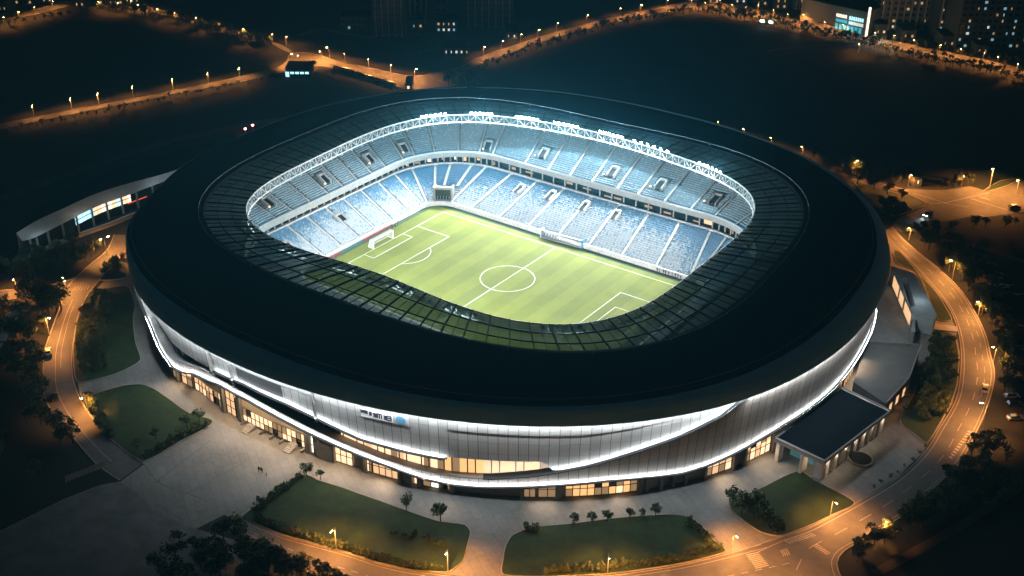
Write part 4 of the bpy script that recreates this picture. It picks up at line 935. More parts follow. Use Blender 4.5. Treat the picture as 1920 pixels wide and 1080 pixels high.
# --- grey wedge entrance building with a sunken court at the right flank
wd = thing('ramp_building', 'grey wedge-shaped ramp building with sunken dark court by ring road', 'building')
ZW = 5.2; OW = GS([(1672, 499), (1716, 513), (1757, 590), (1752, 602), (1712, 590)], ZW); IW = GS([(1690, 522), (1702, 520), (1716, 573), (1706, 575)], ZW)
mb = MB()
for a, b in zip(OW, OW[1:]+OW[:1]): wallpts(mb, a, b, 0, ZW)
for i in range(4):
    j = (i+1) % 4
    wallpts(mb, IW[i], IW[j], .5, ZW)
mb.face([OW[0], OW[1], IW[1], IW[0]]); mb.face([OW[1], OW[2], IW[2], IW[1]]); mb.face([OW[2], OW[3], OW[4], IW[3], IW[2]]); mb.face([OW[4], OW[0], IW[0], IW[3]])
mb.build('shell', mat('wedge_render', (.42, .46, .47), .7, .15, .4), wd)
mb = MB(); mb.face([(p.x, p.y, .6) for p in IW]); mb.build('court_floor', M['dark'], wd)
for f0, f1 in ((.15, .4), (.45, .62), (.68, .95)):
    a = OW[0]+(OW[4]-OW[0])*f0; b = OW[0]+(OW[4]-OW[0])*f1; n2 = Vector((-(b-a).y, (b-a).x, 0)).normalized()
    if n2.dot(CAM-a) < 0: n2 = -n2
    mb = MB(); wallpts(mb, a+n2*.05, b+n2*.05, .4, 4.3); mb.build('lit_window', M['warmwin'], wd)
p = G(1693, 560, 2.5); light('porch_light', 'POINT', wd, p, 300, WARM, .4); light('court_light', 'POINT', wd, G(1706, 576, 3.6), 14, (1, .6, .3), .2); light('roof_fill', 'POINT', wd, G(1728, 545, 9), 420, (.75, .92, 1.), .3)  # cool point light above the court is an added fill for the shell
mb = MB(); a, b = G(1713, 600, 4), G(1712, 622, 4); mb.box((a+b)/2-Vector((0, 0, 2)), (b-a)/2, Vector((-(b-a).y, (b-a).x, 0)).normalized()*.5, (0, 0, 2)); mb.build('end_wall', M['concrete'], wd)
mb = MB(); a, b = G(1714, 601, 1.2), G(1795, 612, .1); c_, d_ = G(1795, 622, .1), G(1716, 613, 1.2); mb.face([a, b, c_, d_]); mb.face([d_, c_, (c_.x, c_.y, -.1), (d_.x, d_.y, -.1)]); tag(mb.build('ramp_path', M['concrete']), kind='structure')
# --- long curved hall at the left
hall = thing('long_hall', 'long low curved hall with pale eaves and lit glazing left of stadium', 'hall')
ZH, ZH2 = 9.5, 7.0
up_ = catmull(GS([(30, 437), (70, 413), (120, 390), (180, 363), (240, 344), (300, 328), (350, 312), (410, 292)], ZH), 60)
lo_ = catmull(GS([(42, 452), (66, 445), (120, 418), (180, 388), (240, 366), (300, 343), (342, 328), (410, 308)], ZH2), 60)
bk_ = [p+Vector((-.52, .85, 0))*24+Vector((0, 0, .6)) for p in up_]
mb = MB(); mb.grid([bk_, up_]); mb.build('roof', M['roof'], hall)
mb = MB(); mb.grid([up_, lo_]); mb.build('eaves_fascia', mat('eaves', (.75, .76, .76), .6, .1, .3), hall)
base_ = [Vector((p.x, p.y, 0))+Vector((-.5, .86, 0))*3.0 for p in lo_]
mb = MB(); mb.grid([[Vector((p.x, p.y, 7.2)) for p in base_], base_]); mb.build('wall', M['glassdark'], hall)
mb = MB(); mb.grid([bk_, [Vector((p.x, p.y, 0)) for p in bk_]]); wallpts(mb, bk_[0], up_[0], 0, ZH); mb.build('rear_wall', M['greywall'], hall)
rb = random.Random(9)
for k in range(60):
    p, q = base_[k], base_[k+1]; n2 = Vector((.5, -.86, 0))*.06; f = k/60
    if k % 4 == 0 and k > 3: mb = MB(); c = p+Vector((.5, -.86, 0))*1.6; mb.box((c.x, c.y, 3.4), (.3, 0, 0), (0, .3, 0), (0, 0, 3.4)); mb.build('column', M['greywall'], hall)
    m = None
    if .3 < f < .37: m = 'coolwin'
    elif .37 <= f < .56: m = rb.choice(['whitewin', 'whitewin', 'warmwin2', 'coolwin'])
    elif f > .73: m = rb.choice(['coolwin', 'coolwin', 'whitewin', None])
    if m:
        p2 = p+(q-p)*.03; q2 = p+(q-p)*.97
        for z0, z1 in ((3.3, 4.8), (5.1, 6.5)): mb = MB(); wallpts(mb, p2+n2, q2+n2, z0, z1); mb.build('lit_window', M[m], hall)
mb = MB(); p, q = base_[33], base_[38]; n2 = Vector((.5, -.86, 0))*.3; mb.bar((p+n2)+Vector((0, 0, 3.)), (q+n2)+Vector((0, 0, 3.)), .2, .35); mb.build('red_banner', mat('red_glow', (.6, .08, .05), .5, emit=(1, .12, .06), es=.8), hall)
for f in (.1, .28, .45, .6, .8, .95):
    p = base_[int(f*60)]+Vector((.5, -.86, 0))*14; light('fascia_fill', 'POINT', hall, Vector((p.x, p.y, 8.0)), 420, (.7, .92, 1.) if f > .7 or f < .4 else (1, .9, .75), .4)  # unseen points well out in front, added to brighten the pale fascia
# retaining wall and terrace in front
tw = MB(); P = catmull(GS([(40, 482), (90, 460), (150, 437), (200, 420), (250, 400), (290, 385)], 1.5), 30)
for a, b in zip(P, P[1:]): wallpts(tw, a, b, -.1, 1.5); tw.face([a, b, b+Vector((-.5, .86, 0)), a+Vector((-.5, .86, 0))])
tag(tw.build('retaining_wall', M['concrete']), 'pale retaining wall stepping down in front of the long hall', 'wall')
# two red beacons on the dark ground behind the roof
for (x, y), lb in (((461, 247), 'nearer red beacon light behind the dark roof edge'), ((475, 240), 'farther red beacon light behind the dark roof edge')):
    p = G(x, y+6); t = thing('beacon', lb, 'beacon', p); mb = MB(); mb.tube((0, 0, 0), (0, 0, 2.6), .1, .08, 6); mb.build('post', M['pole'], t); mb = MB(); mb.box((0, 0, 2.8), (.3, 0, 0), (0, .3, 0), (0, 0, .25)); mb.build('lamp', M['redlamp'], t)
# pale canopy at the left edge
cn = thing('bus_canopy', 'pale sloping canopy roof among the trees at the left edge', 'canopy')
P1 = GS([(-12, 668), (10, 636), (28, 606), (46, 576)], 4.2); P2 = GS([(-30, 650), (-10, 618), (8, 596), (40, 572)], 5.2)
mb = MB(); mb.grid([P1, P2]); mb.grid([[p-Vector((0, 0, .35)) for p in P1], P1]); mb.build('roof', mat('canopy_sheet', (.3, .36, .38), .5, .2, .5), cn)
for p in P1: mb = MB(); mb.tube((p.x, p.y, 0), (p.x, p.y, 3.9), .15, .15, 6); mb.build('post', M['pole'], cn)

# --- city blocks in the distance
CROSS = Vector((math.cos(-YAW), math.sin(-YAW), 0)); AWAY = Vector((math.sin(YAW), math.cos(YAW), 0)); CROSS = Vector((math.cos(YAW), -math.sin(YAW), 0))
def block(name, label, cat, px0, px1, py, H, depth, wallm, nwin, wm, seed, fl=3.3, bay=3.4, fins=0, group=None, rot=0., winH=1.5):
    a, b = (G(px0, py), G(px1, py)) if not isinstance(py, tuple) else (G(px0, py[0]), G(px1, py[1])); w_ = (b-a).length; rz = math.atan2(CROSS.y, CROSS.x)+rot if not isinstance(py, tuple) else math.atan2(b.y-a.y, b.x-a.x)
    t = thing(name, label, cat, a, rz, group); rr = random.Random(seed)
    mb = MB(); mb.prism([(0, 0), (w_, 0), (w_, depth), (0, depth)], -.1, H); mb.build('wall', wallm, t)
    mb = MB(); mb.box((w_/2, depth/2, H+.3), (w_/2+.2, 0, 0), (0, depth/2+.2, 0), (0, 0, .25)); mb.build('roof', M['roof'], t)
    nb = max(1, int(w_/bay)); nfl = max(1, int(H/fl)); mb = MB()
    for i in range(nb):
        for j in range(nfl): x = (i+.5)*w_/nb; z = j*fl+1.9; mb.face([(x-bay*.3, -.04, z-winH/2), (x+bay*.3, -.04, z-winH/2), (x+bay*.3, -.04, z+winH/2), (x-bay*.3, -.04, z+winH/2)])
    mb.build('window_grid', M['glassdark'], t)
    cells = [(i, j) for i in range(nb) for j in range(nfl)]; rr.shuffle(cells)
    for i, j in cells[:nwin]:
        x = (i+.5)*w_/nb; z = j*fl+1.9; s = bay*rr.choice([.1, .16, .22]); mb = MB(); mb.face([(x-s, -.08, z-winH*.45), (x+s, -.08, z-winH*.45), (x+s, -.08, z+winH*.45), (x-s, -.08, z+winH*.45)]); mb.build('lit_window', M[rr.choice(wm)], t)
    for k in range(fins):
        x = w_*(k+.5)/fins; mb = MB(); mb.box((x, -.5, H/2), (.3, 0, 0), (0, .5, 0), (0, 0, H/2)); mb.build('facade_fin', M['concrete'], t)
    return t, w_
M['tower'] = mat('tower_render', (.16, .14, .12), .8, .1, .2); M['tower2'] = mat('tower_render_dark', (.07, .075, .08), .8, .1, .2)
M['winW'] = mat('flat_window_pale', (.3, .3, .28), .5, emit=(.9, .95, .85), es=.8)
M['winA'] = mat('flat_window_warm', (.3, .2, .1), .5, emit=(1, .62, .28), es=.6); M['winB'] = mat('flat_window_cool', (.2, .3, .3), .5, emit=(.5, .9, 1.), es=.45)
block('apartment_tower', 'broad apartment tower with vertical fins and warm lit windows, upper right', 'tower', 1644, 1748, 56, 70, 22, M['tower'], 56, ['winA', 'winA', 'dimwin', 'winW'], 1, fins=8)
block('apartment_tower', 'dark wide apartment slab with scattered pale windows in the top right corner', 'tower', 1790, 1935, 92, 75, 25, M['tower2'], 84, ['winB', 'winB', 'winA', 'dimwin', 'winW'], 2)
block('apartment_tower', 'slim tower with a lit stair column left of the cyan shopfront', 'tower', 1486, 1520, 18, 60, 18, M['tower'], 14, ['winA', 'warmwin'], 3, fins=3)
block('apartment_tower', 'dark tower between the shopfront hall and the finned tower', 'tower', 1566, 1634, 8, 60, 18, M['tower2'], 8, ['winA', 'dimwin'], 4, fins=4)
block('apartment_tower', 'shadowy tower pair behind the middle of the far road', 'tower', 872, 962, 50, 60, 20, M['tower2'], 4, ['dimwin', 'winB'], 5, fins=7)
block('apartment_tower', 'shadowy tower with one yellow window above the far crossroads', 'tower', 700, 760, 68, 45, 18, M['tower2'], 1, ['winA'], 6, fins=5)
block('apartment_tower', 'unlit tower left of the bright square window at the top edge', 'tower', 765, 805, 40, 50, 18, M['tower2'], 2, ['dimwin', 'winB'], 16, fins=4)
block('apartment_tower', 'narrow dark tower filling the gap right of the finned tower', 'tower', 1752, 1784, 70, 62, 18, M['tower2'], 20, ['winB', 'winA', 'dimwin'], 17, fins=3)
block('apartment_tower', 'dark slab tower at the top edge left of the lit stair tower', 'tower', 1446, 1482, 4, 50, 18, M['tower2'], 12, ['winA', 'winB'], 18, fins=3)
mall, mw = block('shop_hall', 'low grey shop hall with glowing cyan shopfront beside the far street', 'shop', 1500, 1620, (40, 67), 13, 26, M['tower'], 0, ['winA'], 7, fl=15, bay=30, winH=.5)
M['cy'] = mat('cyan_glow', (.1, .4, .45), .4, emit=(.05, .5, .68), es=.75)
for k, (x0, x1, z0, z1, m) in enumerate(((.55, .715, 7.2, 9.0, 'whitewin'), (.75, .97, 7.0, 9.0, 'coolwin'), (.55, .72, 4.6, 6.2, 'cy'), (.75, .97, 4.4, 6.2, 'winW'), (.55, .97, .5, 3.6, 'cy'))):
    mb = MB(); y = -.12-.02*k; n = 1 if k in (2, 3) else 7
    for i in range(n):
        a_ = x0+(x1-x0)*i/n; b_ = x0+(x1-x0)*(i+(1 if n == 1 else .72))/n
        mb.face([(mw*a_, y, z0), (mw*b_, y, z0), (mw*b_, y, z1), (mw*a_, y, z1)])
    mb.build('shop_sign' if k < 2 else 'shop_window', M[m], mall)
mb = MB(); mb.box((mw+1.5, -.5, 8), (.5, 0, 0), (0, .5, 0), (0, 0, 8)); mb.build('lit_pylon', M['whitewin'], mall)
light('shop_glow', 'POINT', mall, (mw*.76, -4, 5), 900, (.3, .85, 1.), .6)
light('far_wall_fill', 'POINT', mall, (mw*1.6, -12, 7), 5200, (1., .62, .3), .6)  # added warm fills, no fixture here; they make the far walls show faintly
light('far_wall_fill', 'POINT', mall, (mw*.15, -12, 7), 3000, (1., .62, .3), .6)
def lowhouse(label, px0, px1, py, H, m, n, seed, wm): return block('low_building', label, 'building', px0, px1, py, H, 12, M['tower2'], n, wm, seed, fl=3.2, bay=2.6)
lowhouse('low dark block with a bright square window at the top centre', 818, 836, 36, 9, None, 2, 21, ['whitewin'])
lowhouse('low building with a lit window row above the far trees', 818, 856, 62, 7, None, 8, 22, ['winW', 'winA', 'winB'])
lowhouse('small building with pale lit windows left of the shadowy towers', 770, 795, 55, 6, None, 4, 23, ['winB', 'winA'])
lowhouse('low shed with dim greenish windows beyond the crossroads', 832, 880, 104, 4, None, 9, 24, ['winA', 'winB', 'winW'])
lowhouse('small roadside kiosk with a lit front by the middle far road', 948, 970, 74, 4, None, 4, 25, ['winA', 'winW'])
lowhouse('faint low warehouse at the top left of the far crossroads', 640, 690, 58, 8, None, 1, 26, ['winB'])
lowhouse('dim lit house at the top left corner', 20, 70, 10, 8, None, 5, 27, ['winA', 'winA'])
lowhouse('roadside building glowing orange at the top left street', 185, 232, 10, 9, None, 9, 28, ['winA', 'winA', 'winA'])
lowhouse('small lit hut at the top edge above the tree-lined road', 226, 262, 6, 5, None, 4, 29, ['goldwin', 'winA'])
lowhouse('low building with a coloured lit sign at the top right street', 1376, 1400, 8, 8, None, 4, 30, ['winW', 'winB'])
for i, (x0, x1, y, H, n, wm) in enumerate(((1288, 1310, 4, 8, 5, 'winA'), (1326, 1350, 8, 7, 6, 'warmwin'), (1416, 1440, 12, 9, 6, 'winA'), (1452, 1476, 18, 9, 7, 'winA'), (1640, 1662, 66, 6, 5, 'warmwin'), (1690, 1716, 74, 5, 6, 'winA'), (1765, 1790, 88, 6, 5, 'warmwin'), (1830, 1852, 102, 5, 5, 'winA'))):
    lowhouse(f'{ordw(i)} small lamplit shop building from the left along the far-right street', x0, x1, y, H, None, n, 60+i, [wm, 'winA'])
for i, (x0, x1, y, H, n, wm) in enumerate(((78, 100, 6, 7, 5, 'warmwin'), (112, 134, 2, 8, 6, 'winA'), (140, 160, 14, 5, 4, 'goldwin'), (-4, 14, 22, 6, 5, 'winA'))):
    lowhouse(f'{ordw(i)} little lit house from the left on the top left street' if i < 3 else 'little lit house cut by the left frame edge at the top', x0, x1, y, H, None, n, 80+i, [wm, 'winA'])
ks = lowhouse('small white-lit kiosk beyond the roof near the far-left road', 536, 582, 146, 4.2, None, 0, 31, ['coolwin'])
for k in range(5):
    x = ks[1]*(k+.5)/5; mb = MB(); z0 = .6 if k < 1 else 2.0; mb.face([(x-1.2, -.1, z0), (x+.6, -.1, z0), (x+.6, -.1, 3.1), (x-1.2, -.1, 3.1)]); mb.build('lit_window', M['coolwin'], ks[0])
hut = lowhouse('small gatehouse with a glowing doorway by the north-east road', 1713, 1727, 350, 3.2, None, 1, 32, ['warmwin2'])
lowhouse('little lit booth at the roof edge below the far crossroads', 760, 772, 171, 3, None, 2, 33, ['warmwin2'])
for x, y, lb in ((1428, 50, 'left'), (1444, 52, 'right')):
    p = G(x, y); t = thing('work_light', f'{"brighter" if lb == "left" else "fainter"} white work light on the dark field by the far-right street', 'light', p); mb = MB(); mb.tube((0, 0, 0), (0, 0, 3), .12, .1, 6); mb.build('post', M['pole'], t); mb = MB(); mb.box((0, 0, 3.2), (1.1, 0, 0), (0, .3, 0), (0, 0, .5)); mb.build('lamp', mat('work_lamp', (.8, .9, .9), .4, emit=(.7, .95, 1.), es=14 if lb == 'left' else 9), t)

# ================================================================== TREES
def crown_mesh(mb, rx, rz, zc, n, leaf, clumps, rnd, m0=0):
    cl = []
    for _ in range(clumps):
        while True:
            v = Vector((rnd.uniform(-1, 1), rnd.uniform(-1, 1), rnd.uniform(-1, 1)))
            if .35 < v.length < .85: break
        cl.append((Vector((v.x*rx, v.y*rx, zc+v.z*rz)), rnd.uniform(.28, .5), rnd.choice([0, 0, 1, 1, 2])))
    for _ in range(n):
        c, s, mi = rnd.choice(cl); v = Vector((rnd.gauss(0, 1), rnd.gauss(0, 1), rnd.gauss(0, 1))).normalized()*rnd.uniform(.4, 1)
        p = c+Vector((v.x*rx*s, v.y*rx*s, v.z*rz*s)); a = Vector((rnd.gauss(0, 1), rnd.gauss(0, 1), rnd.gauss(0, .7))).normalized(); b = a.orthogonal().normalized(); b = (b*math.cos(rnd.random()*3)+a.cross(b)*math.sin(rnd.random()*3)); l = leaf*rnd.uniform(.6, 1.3)
        mb.face([p-a*l*.5, p+b*l*.32, p+a*l*.5, p-b*l*.32], m0+(mi if rnd.random() < .75 else rnd.choice([0, 1, 2])))
def tree_proto(name, H, rx, rz, n, leaf, clumps, seed, trunk=.18, limbs=5):
    rnd = random.Random(seed); t = bpy.data.objects.new(name, None); C.objects.link(t); zc = H-rz
    mb = MB(); b0 = max(.4, zc-rz*.6); mb.tube((0, 0, -.1), (rnd.uniform(-.1, .1), rnd.uniform(-.1, .1), b0), trunk, trunk*.7, 7, cap=False)
    mb.tube((0, 0, b0), (0, 0, zc+rz*.4), trunk*.7, trunk*.25, 6)
    for k in range(limbs):
        a = 2*PI*k/limbs+rnd.random(); mb.tube((0, 0, b0*(.85+.3*rnd.random())), (math.cos(a)*rx*.6, math.sin(a)*rx*.6, zc+rnd.uniform(-.2, .5)*rz), trunk*.4, trunk*.12, 5)
    mb.build('trunk', M['bark'], t)
    cb = MB(); crown_mesh(cb, rx, rz, zc, n, leaf, clumps, rnd); cb.build('crown', LEAF, t); return t
KINDS = {'broad': [tree_proto('broadleaf_tree', 7, 2.7, 2.5, 620, .62, 16, s) for s in (1, 2, 3, 4)],
         'airy': [tree_proto('airy_tree', 8, 2.2, 3.2, 340, .6, 15, s, .14, 7) for s in (11, 12)],
         'round': [tree_proto('round_tree', 4.2, 1.6, 1.45, 560, .42, 14, s, .12) for s in (21, 22)],
         'slim': [tree_proto('slim_tree', 6.5, 1.2, 2.5, 380, .5, 12, s, .1) for s in (31, 32)],
         'shrub': [tree_proto('shrub', 1.9, 1.05, .95, 300, .36, 9, s, .06, 3) for s in (41, 42, 43)]}
BASEH = {'broad': 7, 'airy': 8, 'round': 4.2, 'slim': 6.5, 'shrub': 1.9}
fresh = {id(p): True for v in KINDS.values() for p in v}
rt = random.Random(77)
def plant(kind, px, py, hpx, label, group=None, cat=None, wide=1.):
    pr = rt.choice(KINDS[kind])
    if fresh.pop(id(pr), None): o = pr
    else: o = copy_tree(pr)
    p = G(px, py); s = hpx*mpp(p)/.87/BASEH[kind]; o.location = (p.x, p.y, 0); o.rotation_euler = (0, 0, rt.random()*6.28); o.scale = (s*wide, s*wide, s)
    return tag(o, label, cat or ('shrub' if kind == 'shrub' else 'tree'), group)
# single trees one can tell apart
for k, x, y, h, lb in (('airy', 762, 960, 44, 'tall airy tree on the upper edge of the front lawn'), ('broad', 826, 978, 42, 'dense dark tree right of the airy tree on the front lawn'), ('broad', 576, 895, 30, 'leafy tree at the upper left corner of the front lawn'), ('broad', 601, 899, 22, 'smaller tree beside the leafy corner tree of the front lawn'),
    ('broad', 375, 792, 28, 'round tree at the right tip of the left corner lawn'), ('broad', 350, 802, 26, 'bushy tree just left of the round tree on the corner lawn'), ('round', 292, 824, 24, 'lone small tree at the lower edge of the corner lawn'), ('broad', 258, 844, 24, 'bushy tree at the bottom corner of the left corner lawn'),
    ('broad', 1848, 858, 58, 'big orange-lit tree beside the parking bays on the right ring road'), ('broad', 1726, 950, 34, 'round dark tree on the outer kerb of the lower right road'), ('broad', 1634, 1012, 34, 'dark tree at the outer bend above the road junction'), ('round', 1606, 1030, 24, 'small tree left of the dark tree at the outer bend'), ('round', 1708, 956, 16, 'small bush-like tree next to the round dark kerb tree'),
    ('broad', 1599, 328, 36, 'yellow-lit tree around the lamp on the north-east road'), ('airy', 1801, 348, 30, 'yellow-lit slender tree at the north-east junction'), ('broad', 842, 166, 32, 'large dark tree at the mouth of the far middle road'), ('broad', 486, 945, 16, 'small dark bush at the left point of the front lawn'), ('broad', 589, 128, 14, 'lone dark tree beside the white-lit kiosk'), ('airy', 1886, 865, 42, 'thin dark sapling beside the orange-lit tree at the right edge')):
    plant(k, x, y, h, lb)
for i, (x, y, h) in enumerate(((1077, 984, 23), (1110, 981, 22), (1138, 978, 25), (1181, 973, 23), (1204, 971, 18), (1229, 967, 25))): plant('round', x, y, h, f'{ordw(i)} clipped round tree from the left along the paved drive', 'row of clipped trees on the front lawn')
for i, (x, y, h) in enumerate(((1607, 345, 24), (1638, 355, 24), (1663, 364, 22), (1690, 372, 18), (1692, 372, 10))): plant('round', x, y, h, f'{ordw(i)} dark mushroom-shaped tree from the roof along the north-east road', 'dark round trees by the north-east road', wide=1.35)
def many(kind, pts, h, label, group, jit=6, hj=.3, wide=1.):
    for x, y in pts: plant(kind, x+rt.uniform(-jit, jit), y+rt.uniform(-jit, jit)*.6, h*rt.uniform(1-hj, 1+hj), label, group, None, wide)
def line(pts, n):
    P = [Vector((a, b, 0)) for a, b in pts]; return [(q.x, q.y) for q in resample(P, n-1)]
def inpoly(x, y, P):
    c = False
    for (a, b), (d, e) in zip(P, P[1:]+P[:1]):
        if (b > y) != (e > y) and x < (d-a)*(y-b)/(e-b)+a: c = not c
    return c
def fill(P, n, sp):
    xs = [p[0] for p in P]; ys = [p[1] for p in P]; out = []; tries = 0
    while len(out) < n and tries < 6000:
        tries += 1; x, y = rt.uniform(min(xs), max(xs)), rt.uniform(min(ys), max(ys))
        if inpoly(x, y, P) and all((x-a)**2+((y-b)*1.6)**2 > sp*sp for a, b in out): out.append((x, y))
    return sorted(out, key=lambda q: q[1])
many('broad', fill([(60, 545), (112, 560), (100, 600), (84, 640), (74, 700), (78, 760), (100, 795), (140, 835), (120, 850), (60, 800), (20, 720), (30, 650), (0, 690), (-10, 820), (90, 900), (20, 900), (-20, 860), (-20, 560), (0, 585), (40, 580)], 44, 17), 38, 'dark broadleaf tree in the dense belt outside the left ring road', 'trees outside the left ring road')
many('broad', [(67, 580), (95, 590), (55, 605), (85, 575), (60, 560), (110, 580)], 40, 'large dark tree at the corner of the left side street', 'trees at the left street corner')
many('broad', line([(118, 818), (140, 830)], 3), 34, 'dark tree overhanging the lower outer kerb of the left road', 'trees over the lower left kerb', 4)
many('broad', fill([(290, 1085), (330, 1040), (400, 1012), (440, 1010), (500, 1042), (560, 1062), (600, 1085), (690, 1095), (690, 1130), (280, 1130)], 48, 16), 46, 'dark foreground tree in the mass along the bottom edge', 'foreground trees at the bottom edge')
many('round', fill([(178, 555), (208, 548), (205, 590), (196, 640), (204, 690), (160, 706), (146, 690), (146, 640), (158, 590)], 95, 7.5), 15, 'small bushy tree planted in rows on the left lawn', 'small trees on the left lawn', 1)
many('slim', line([(112, 510), (140, 497), (165, 482), (190, 468)], 15), 26, 'lit slender tree along the kerb below the long hall', 'slender trees below the long hall', 4)
many('broad', fill([(0, 500), (60, 478), (110, 470), (150, 460), (130, 495), (90, 518), (20, 530)], 20, 15), 26, 'dark tree in the grove in front of the long hall', 'grove before the long hall')
many('shrub', line([(196, 510), (214, 498), (230, 482)], 8), 13, 'small lit shrub on the kerb by the roof edge at left', 'kerb shrubs at the left', 3)
many('broad', [(1387, 963, ), (1378, 945), (1402, 960), (1412, 978), (1432, 988), (1446, 998), (1425, 972), (1456, 1004)], 38, 'dark tree in the clump on the lawn below the pavilion', 'tree clump below the pavilion', 4)
many('shrub', fill([(1700, 775), (1715, 730), (1742, 680), (1755, 630), (1785, 640), (1794, 690), (1786, 740), (1760, 785), (1735, 800)], 40, 11), 17, 'amber-lit shrub in the planting inside the right ring road', 'shrubs inside the right ring road', 2)
many('broad', [(1752, 650), (1772, 660), (1735, 700), (1760, 700), (1780, 690), (1742, 740), (1765, 745), (1750, 770), (1692, 745), (1698, 725)], 26, 'small leafy tree in the planting inside the right ring road', 'small trees inside the right ring road', 4)
many('broad', fill([(1700, 440), (1740, 470), (1790, 520), (1830, 570), (1856, 620), (1872, 680), (1876, 740), (1900, 740), (1905, 640), (1870, 560), (1820, 490), (1750, 440)], 50, 14), 30, 'tree lining the outer edge of the right ring road', 'trees outside the right ring road')
many('broad', fill([(1770, 895), (1830, 850), (1870, 890), (1920, 880), (1920, 960), (1800, 960), (1740, 985), (1690, 1010), (1640, 1030), (1600, 1060), (1590, 1050), (1640, 1015), (1720, 965)], 52, 14), 32, 'dark tree in the belt beyond the lower right road', 'trees beyond the lower right road')
many('slim', line([(1530, 302), (1560, 312), (1590, 320), (1625, 330), (1660, 336), (1690, 343)], 22), 22, 'dim tree in the row behind the north-east road', 'tree row behind the north-east road', 5)
many('slim', [(1778, 356), (1788, 352), (1795, 348), (1815, 346), (1822, 348), (1765, 356)], 24, 'young amber-lit tree by the north-east junction', 'young trees at the north-east junction', 3)
many('shrub', [(1655, 400), (1662, 395), (1668, 404), (1675, 398), (1680, 408), (1690, 404), (1672, 388), (1700, 398), (1655, 385)], 17, 'dim shrub between the roof and the north-east junction', 'shrubs by the north-east junction', 4)
many('broad', [(1720, 440), (1760, 428), (1790, 432), (1820, 430), (1850, 425), (1885, 428), (1735, 430), (1905, 420), (1775, 440)], 20, 'dark tree on the bank below the broad avenue', 'trees below the broad avenue', 5)
# lit shrubs edging the lawns
many('shrub', line([(478, 974), (533, 997), (580, 1012), (640, 1028), (700, 1047), (760, 1063), (825, 1068)], 46), 13, 'small amber-lit shrub in the row edging the front lawn by the road', 'shrubs along the front lawn', 2.5)
many('slim', line([(480, 972), (560, 1000)], 14), 15, 'thin sapling in the hedge at the lower left of the front lawn', 'saplings at the front lawn', 3)
many('shrub', line([(482, 958), (510, 935), (545, 908), (565, 895)], 22), 12, 'green hedge shrub on the sloping left side of the front lawn', 'hedge on the left side of the front lawn', 3)
many('shrub', line([(740, 1000), (790, 1010), (835, 1022)], 16), 11, 'faint shrub in the beds within the front lawn', 'bed shrubs in the front lawn', 7)
many('shrub', line([(1020, 1074), (1130, 1068), (1200, 1060), (1280, 1048), (1352, 1030)], 44), 13, 'small amber-lit shrub in the row edging the lower centre lawn', 'shrubs along the lower centre lawn', 3)
many('shrub', [(990, 994), (1000, 996), (1296, 985), (1312, 1000), (1325, 1015)], 18, 'dark shrub at a corner of the lower centre lawn', 'corner shrubs of the lower centre lawn', 3)
many('shrub', line([(272, 858), (310, 838), (345, 818), (385, 800)], 15), 14, 'small lit shrub along the paved edge of the corner lawn', 'shrubs on the corner lawn edge', 3)
many('shrub', line([(166, 750), (176, 775), (192, 800), (212, 822)], 14), 16, 'amber-lit shrub along the road edge of the corner lawn', 'shrubs on the corner lawn roadside', 3)
many('shrub', line([(1735, 838), (1690, 880), (1640, 915)], 8), 7, 'tiny shrub on the inner verge of the right ring road', 'verge shrubs on the right ring road', 3)
# far tree lines: a distant wood, one mass
fm = MB()
def farmass(pts, h, label, group, jit=4):
    for x, y in pts:
        x += rt.uniform(-jit, jit); y += rt.uniform(-jit, jit)*.6+2; p = G(x, y); H = h*rt.uniform(.6, 1.25)*mpp(p)/.87; cb = MB(); crown_mesh(cb, H*.42, H*.42, H*.56, 70, H*.2, 7, rt)
        b0 = len(fm.v); fm.v += [(v[0]+p.x, v[1]+p.y, v[2]) for v in cb.v]; fm.f += [tuple(i+b0 for i in f) for f in cb.f]; fm.m += cb.m; fm.uv += cb.uv
        fm.tube((p.x, p.y, -.1), (p.x, p.y, H*.5), H*.03, H*.02, 5, 0)
farmass(line([(0, 250), (140, 222), (250, 198), (380, 172), (470, 155), (520, 145)], 38), 11, 'dark tree in the hedge line below the far-left road', 'hedge trees below the far-left road', 4)
farmass(line([(545, 145), (640, 138), (700, 158), (750, 170)], 14), 9, 'low dark tree below the far crossroads', 'trees below the far crossroads', 3)
farmass(line([(200, 14), (290, 28), (360, 42), (440, 68), (500, 84)], 60), 19, 'glimmering tree along the far tree-lined road at upper left', 'trees of the far tree-lined road', 5)
farmass(line([(0, 50), (60, 40), (120, 28), (180, 14)], 12), 12, 'dark tree along the street in the top left corner', 'trees in the top left corner', 4)
farmass(line([(862, 164), (875, 148), (910, 128), (960, 108), (1010, 90), (1070, 72), (1140, 52), (1220, 34), (1290, 24)], 46), 16, 'dark tree in the hedge below the far middle road', 'hedge trees below the far middle road', 4)
farmass([(855, 168), (870, 168), (884, 168), (896, 166), (864, 160)], 20, 'faint tree at the dark corner below the far middle road', 'corner trees by the far middle road', 3)
farmass(line([(1310, 22), (1400, 34), (1480, 52), (1560, 70), (1620, 84), (1700, 104), (1780, 120), (1850, 134), (1920, 150)], 84), 18, 'dark tree in the row before the far-right street', 'trees before the far-right street', 4)
farmass(line([(1640, 74), (1700, 80), (1780, 96), (1850, 108), (1920, 126)], 18), 14, 'amber-lit tree behind the far-right street', 'trees behind the far-right street', 4)
farmass(fill([(780, 60), (870, 75), (900, 95), (860, 112), (800, 112), (760, 100)], 16, 9), 10, 'dim tree around the sheds beyond the crossroads', 'trees round the far sheds', 2)
tag(fm.build('distant_trees', LEAF), kind='stuff')
for v in KINDS.values():
    for p in v:
        if id(p) in fresh:
            for ch in list(p.children): bpy.data.objects.remove(ch)
            bpy.data.objects.remove(p)

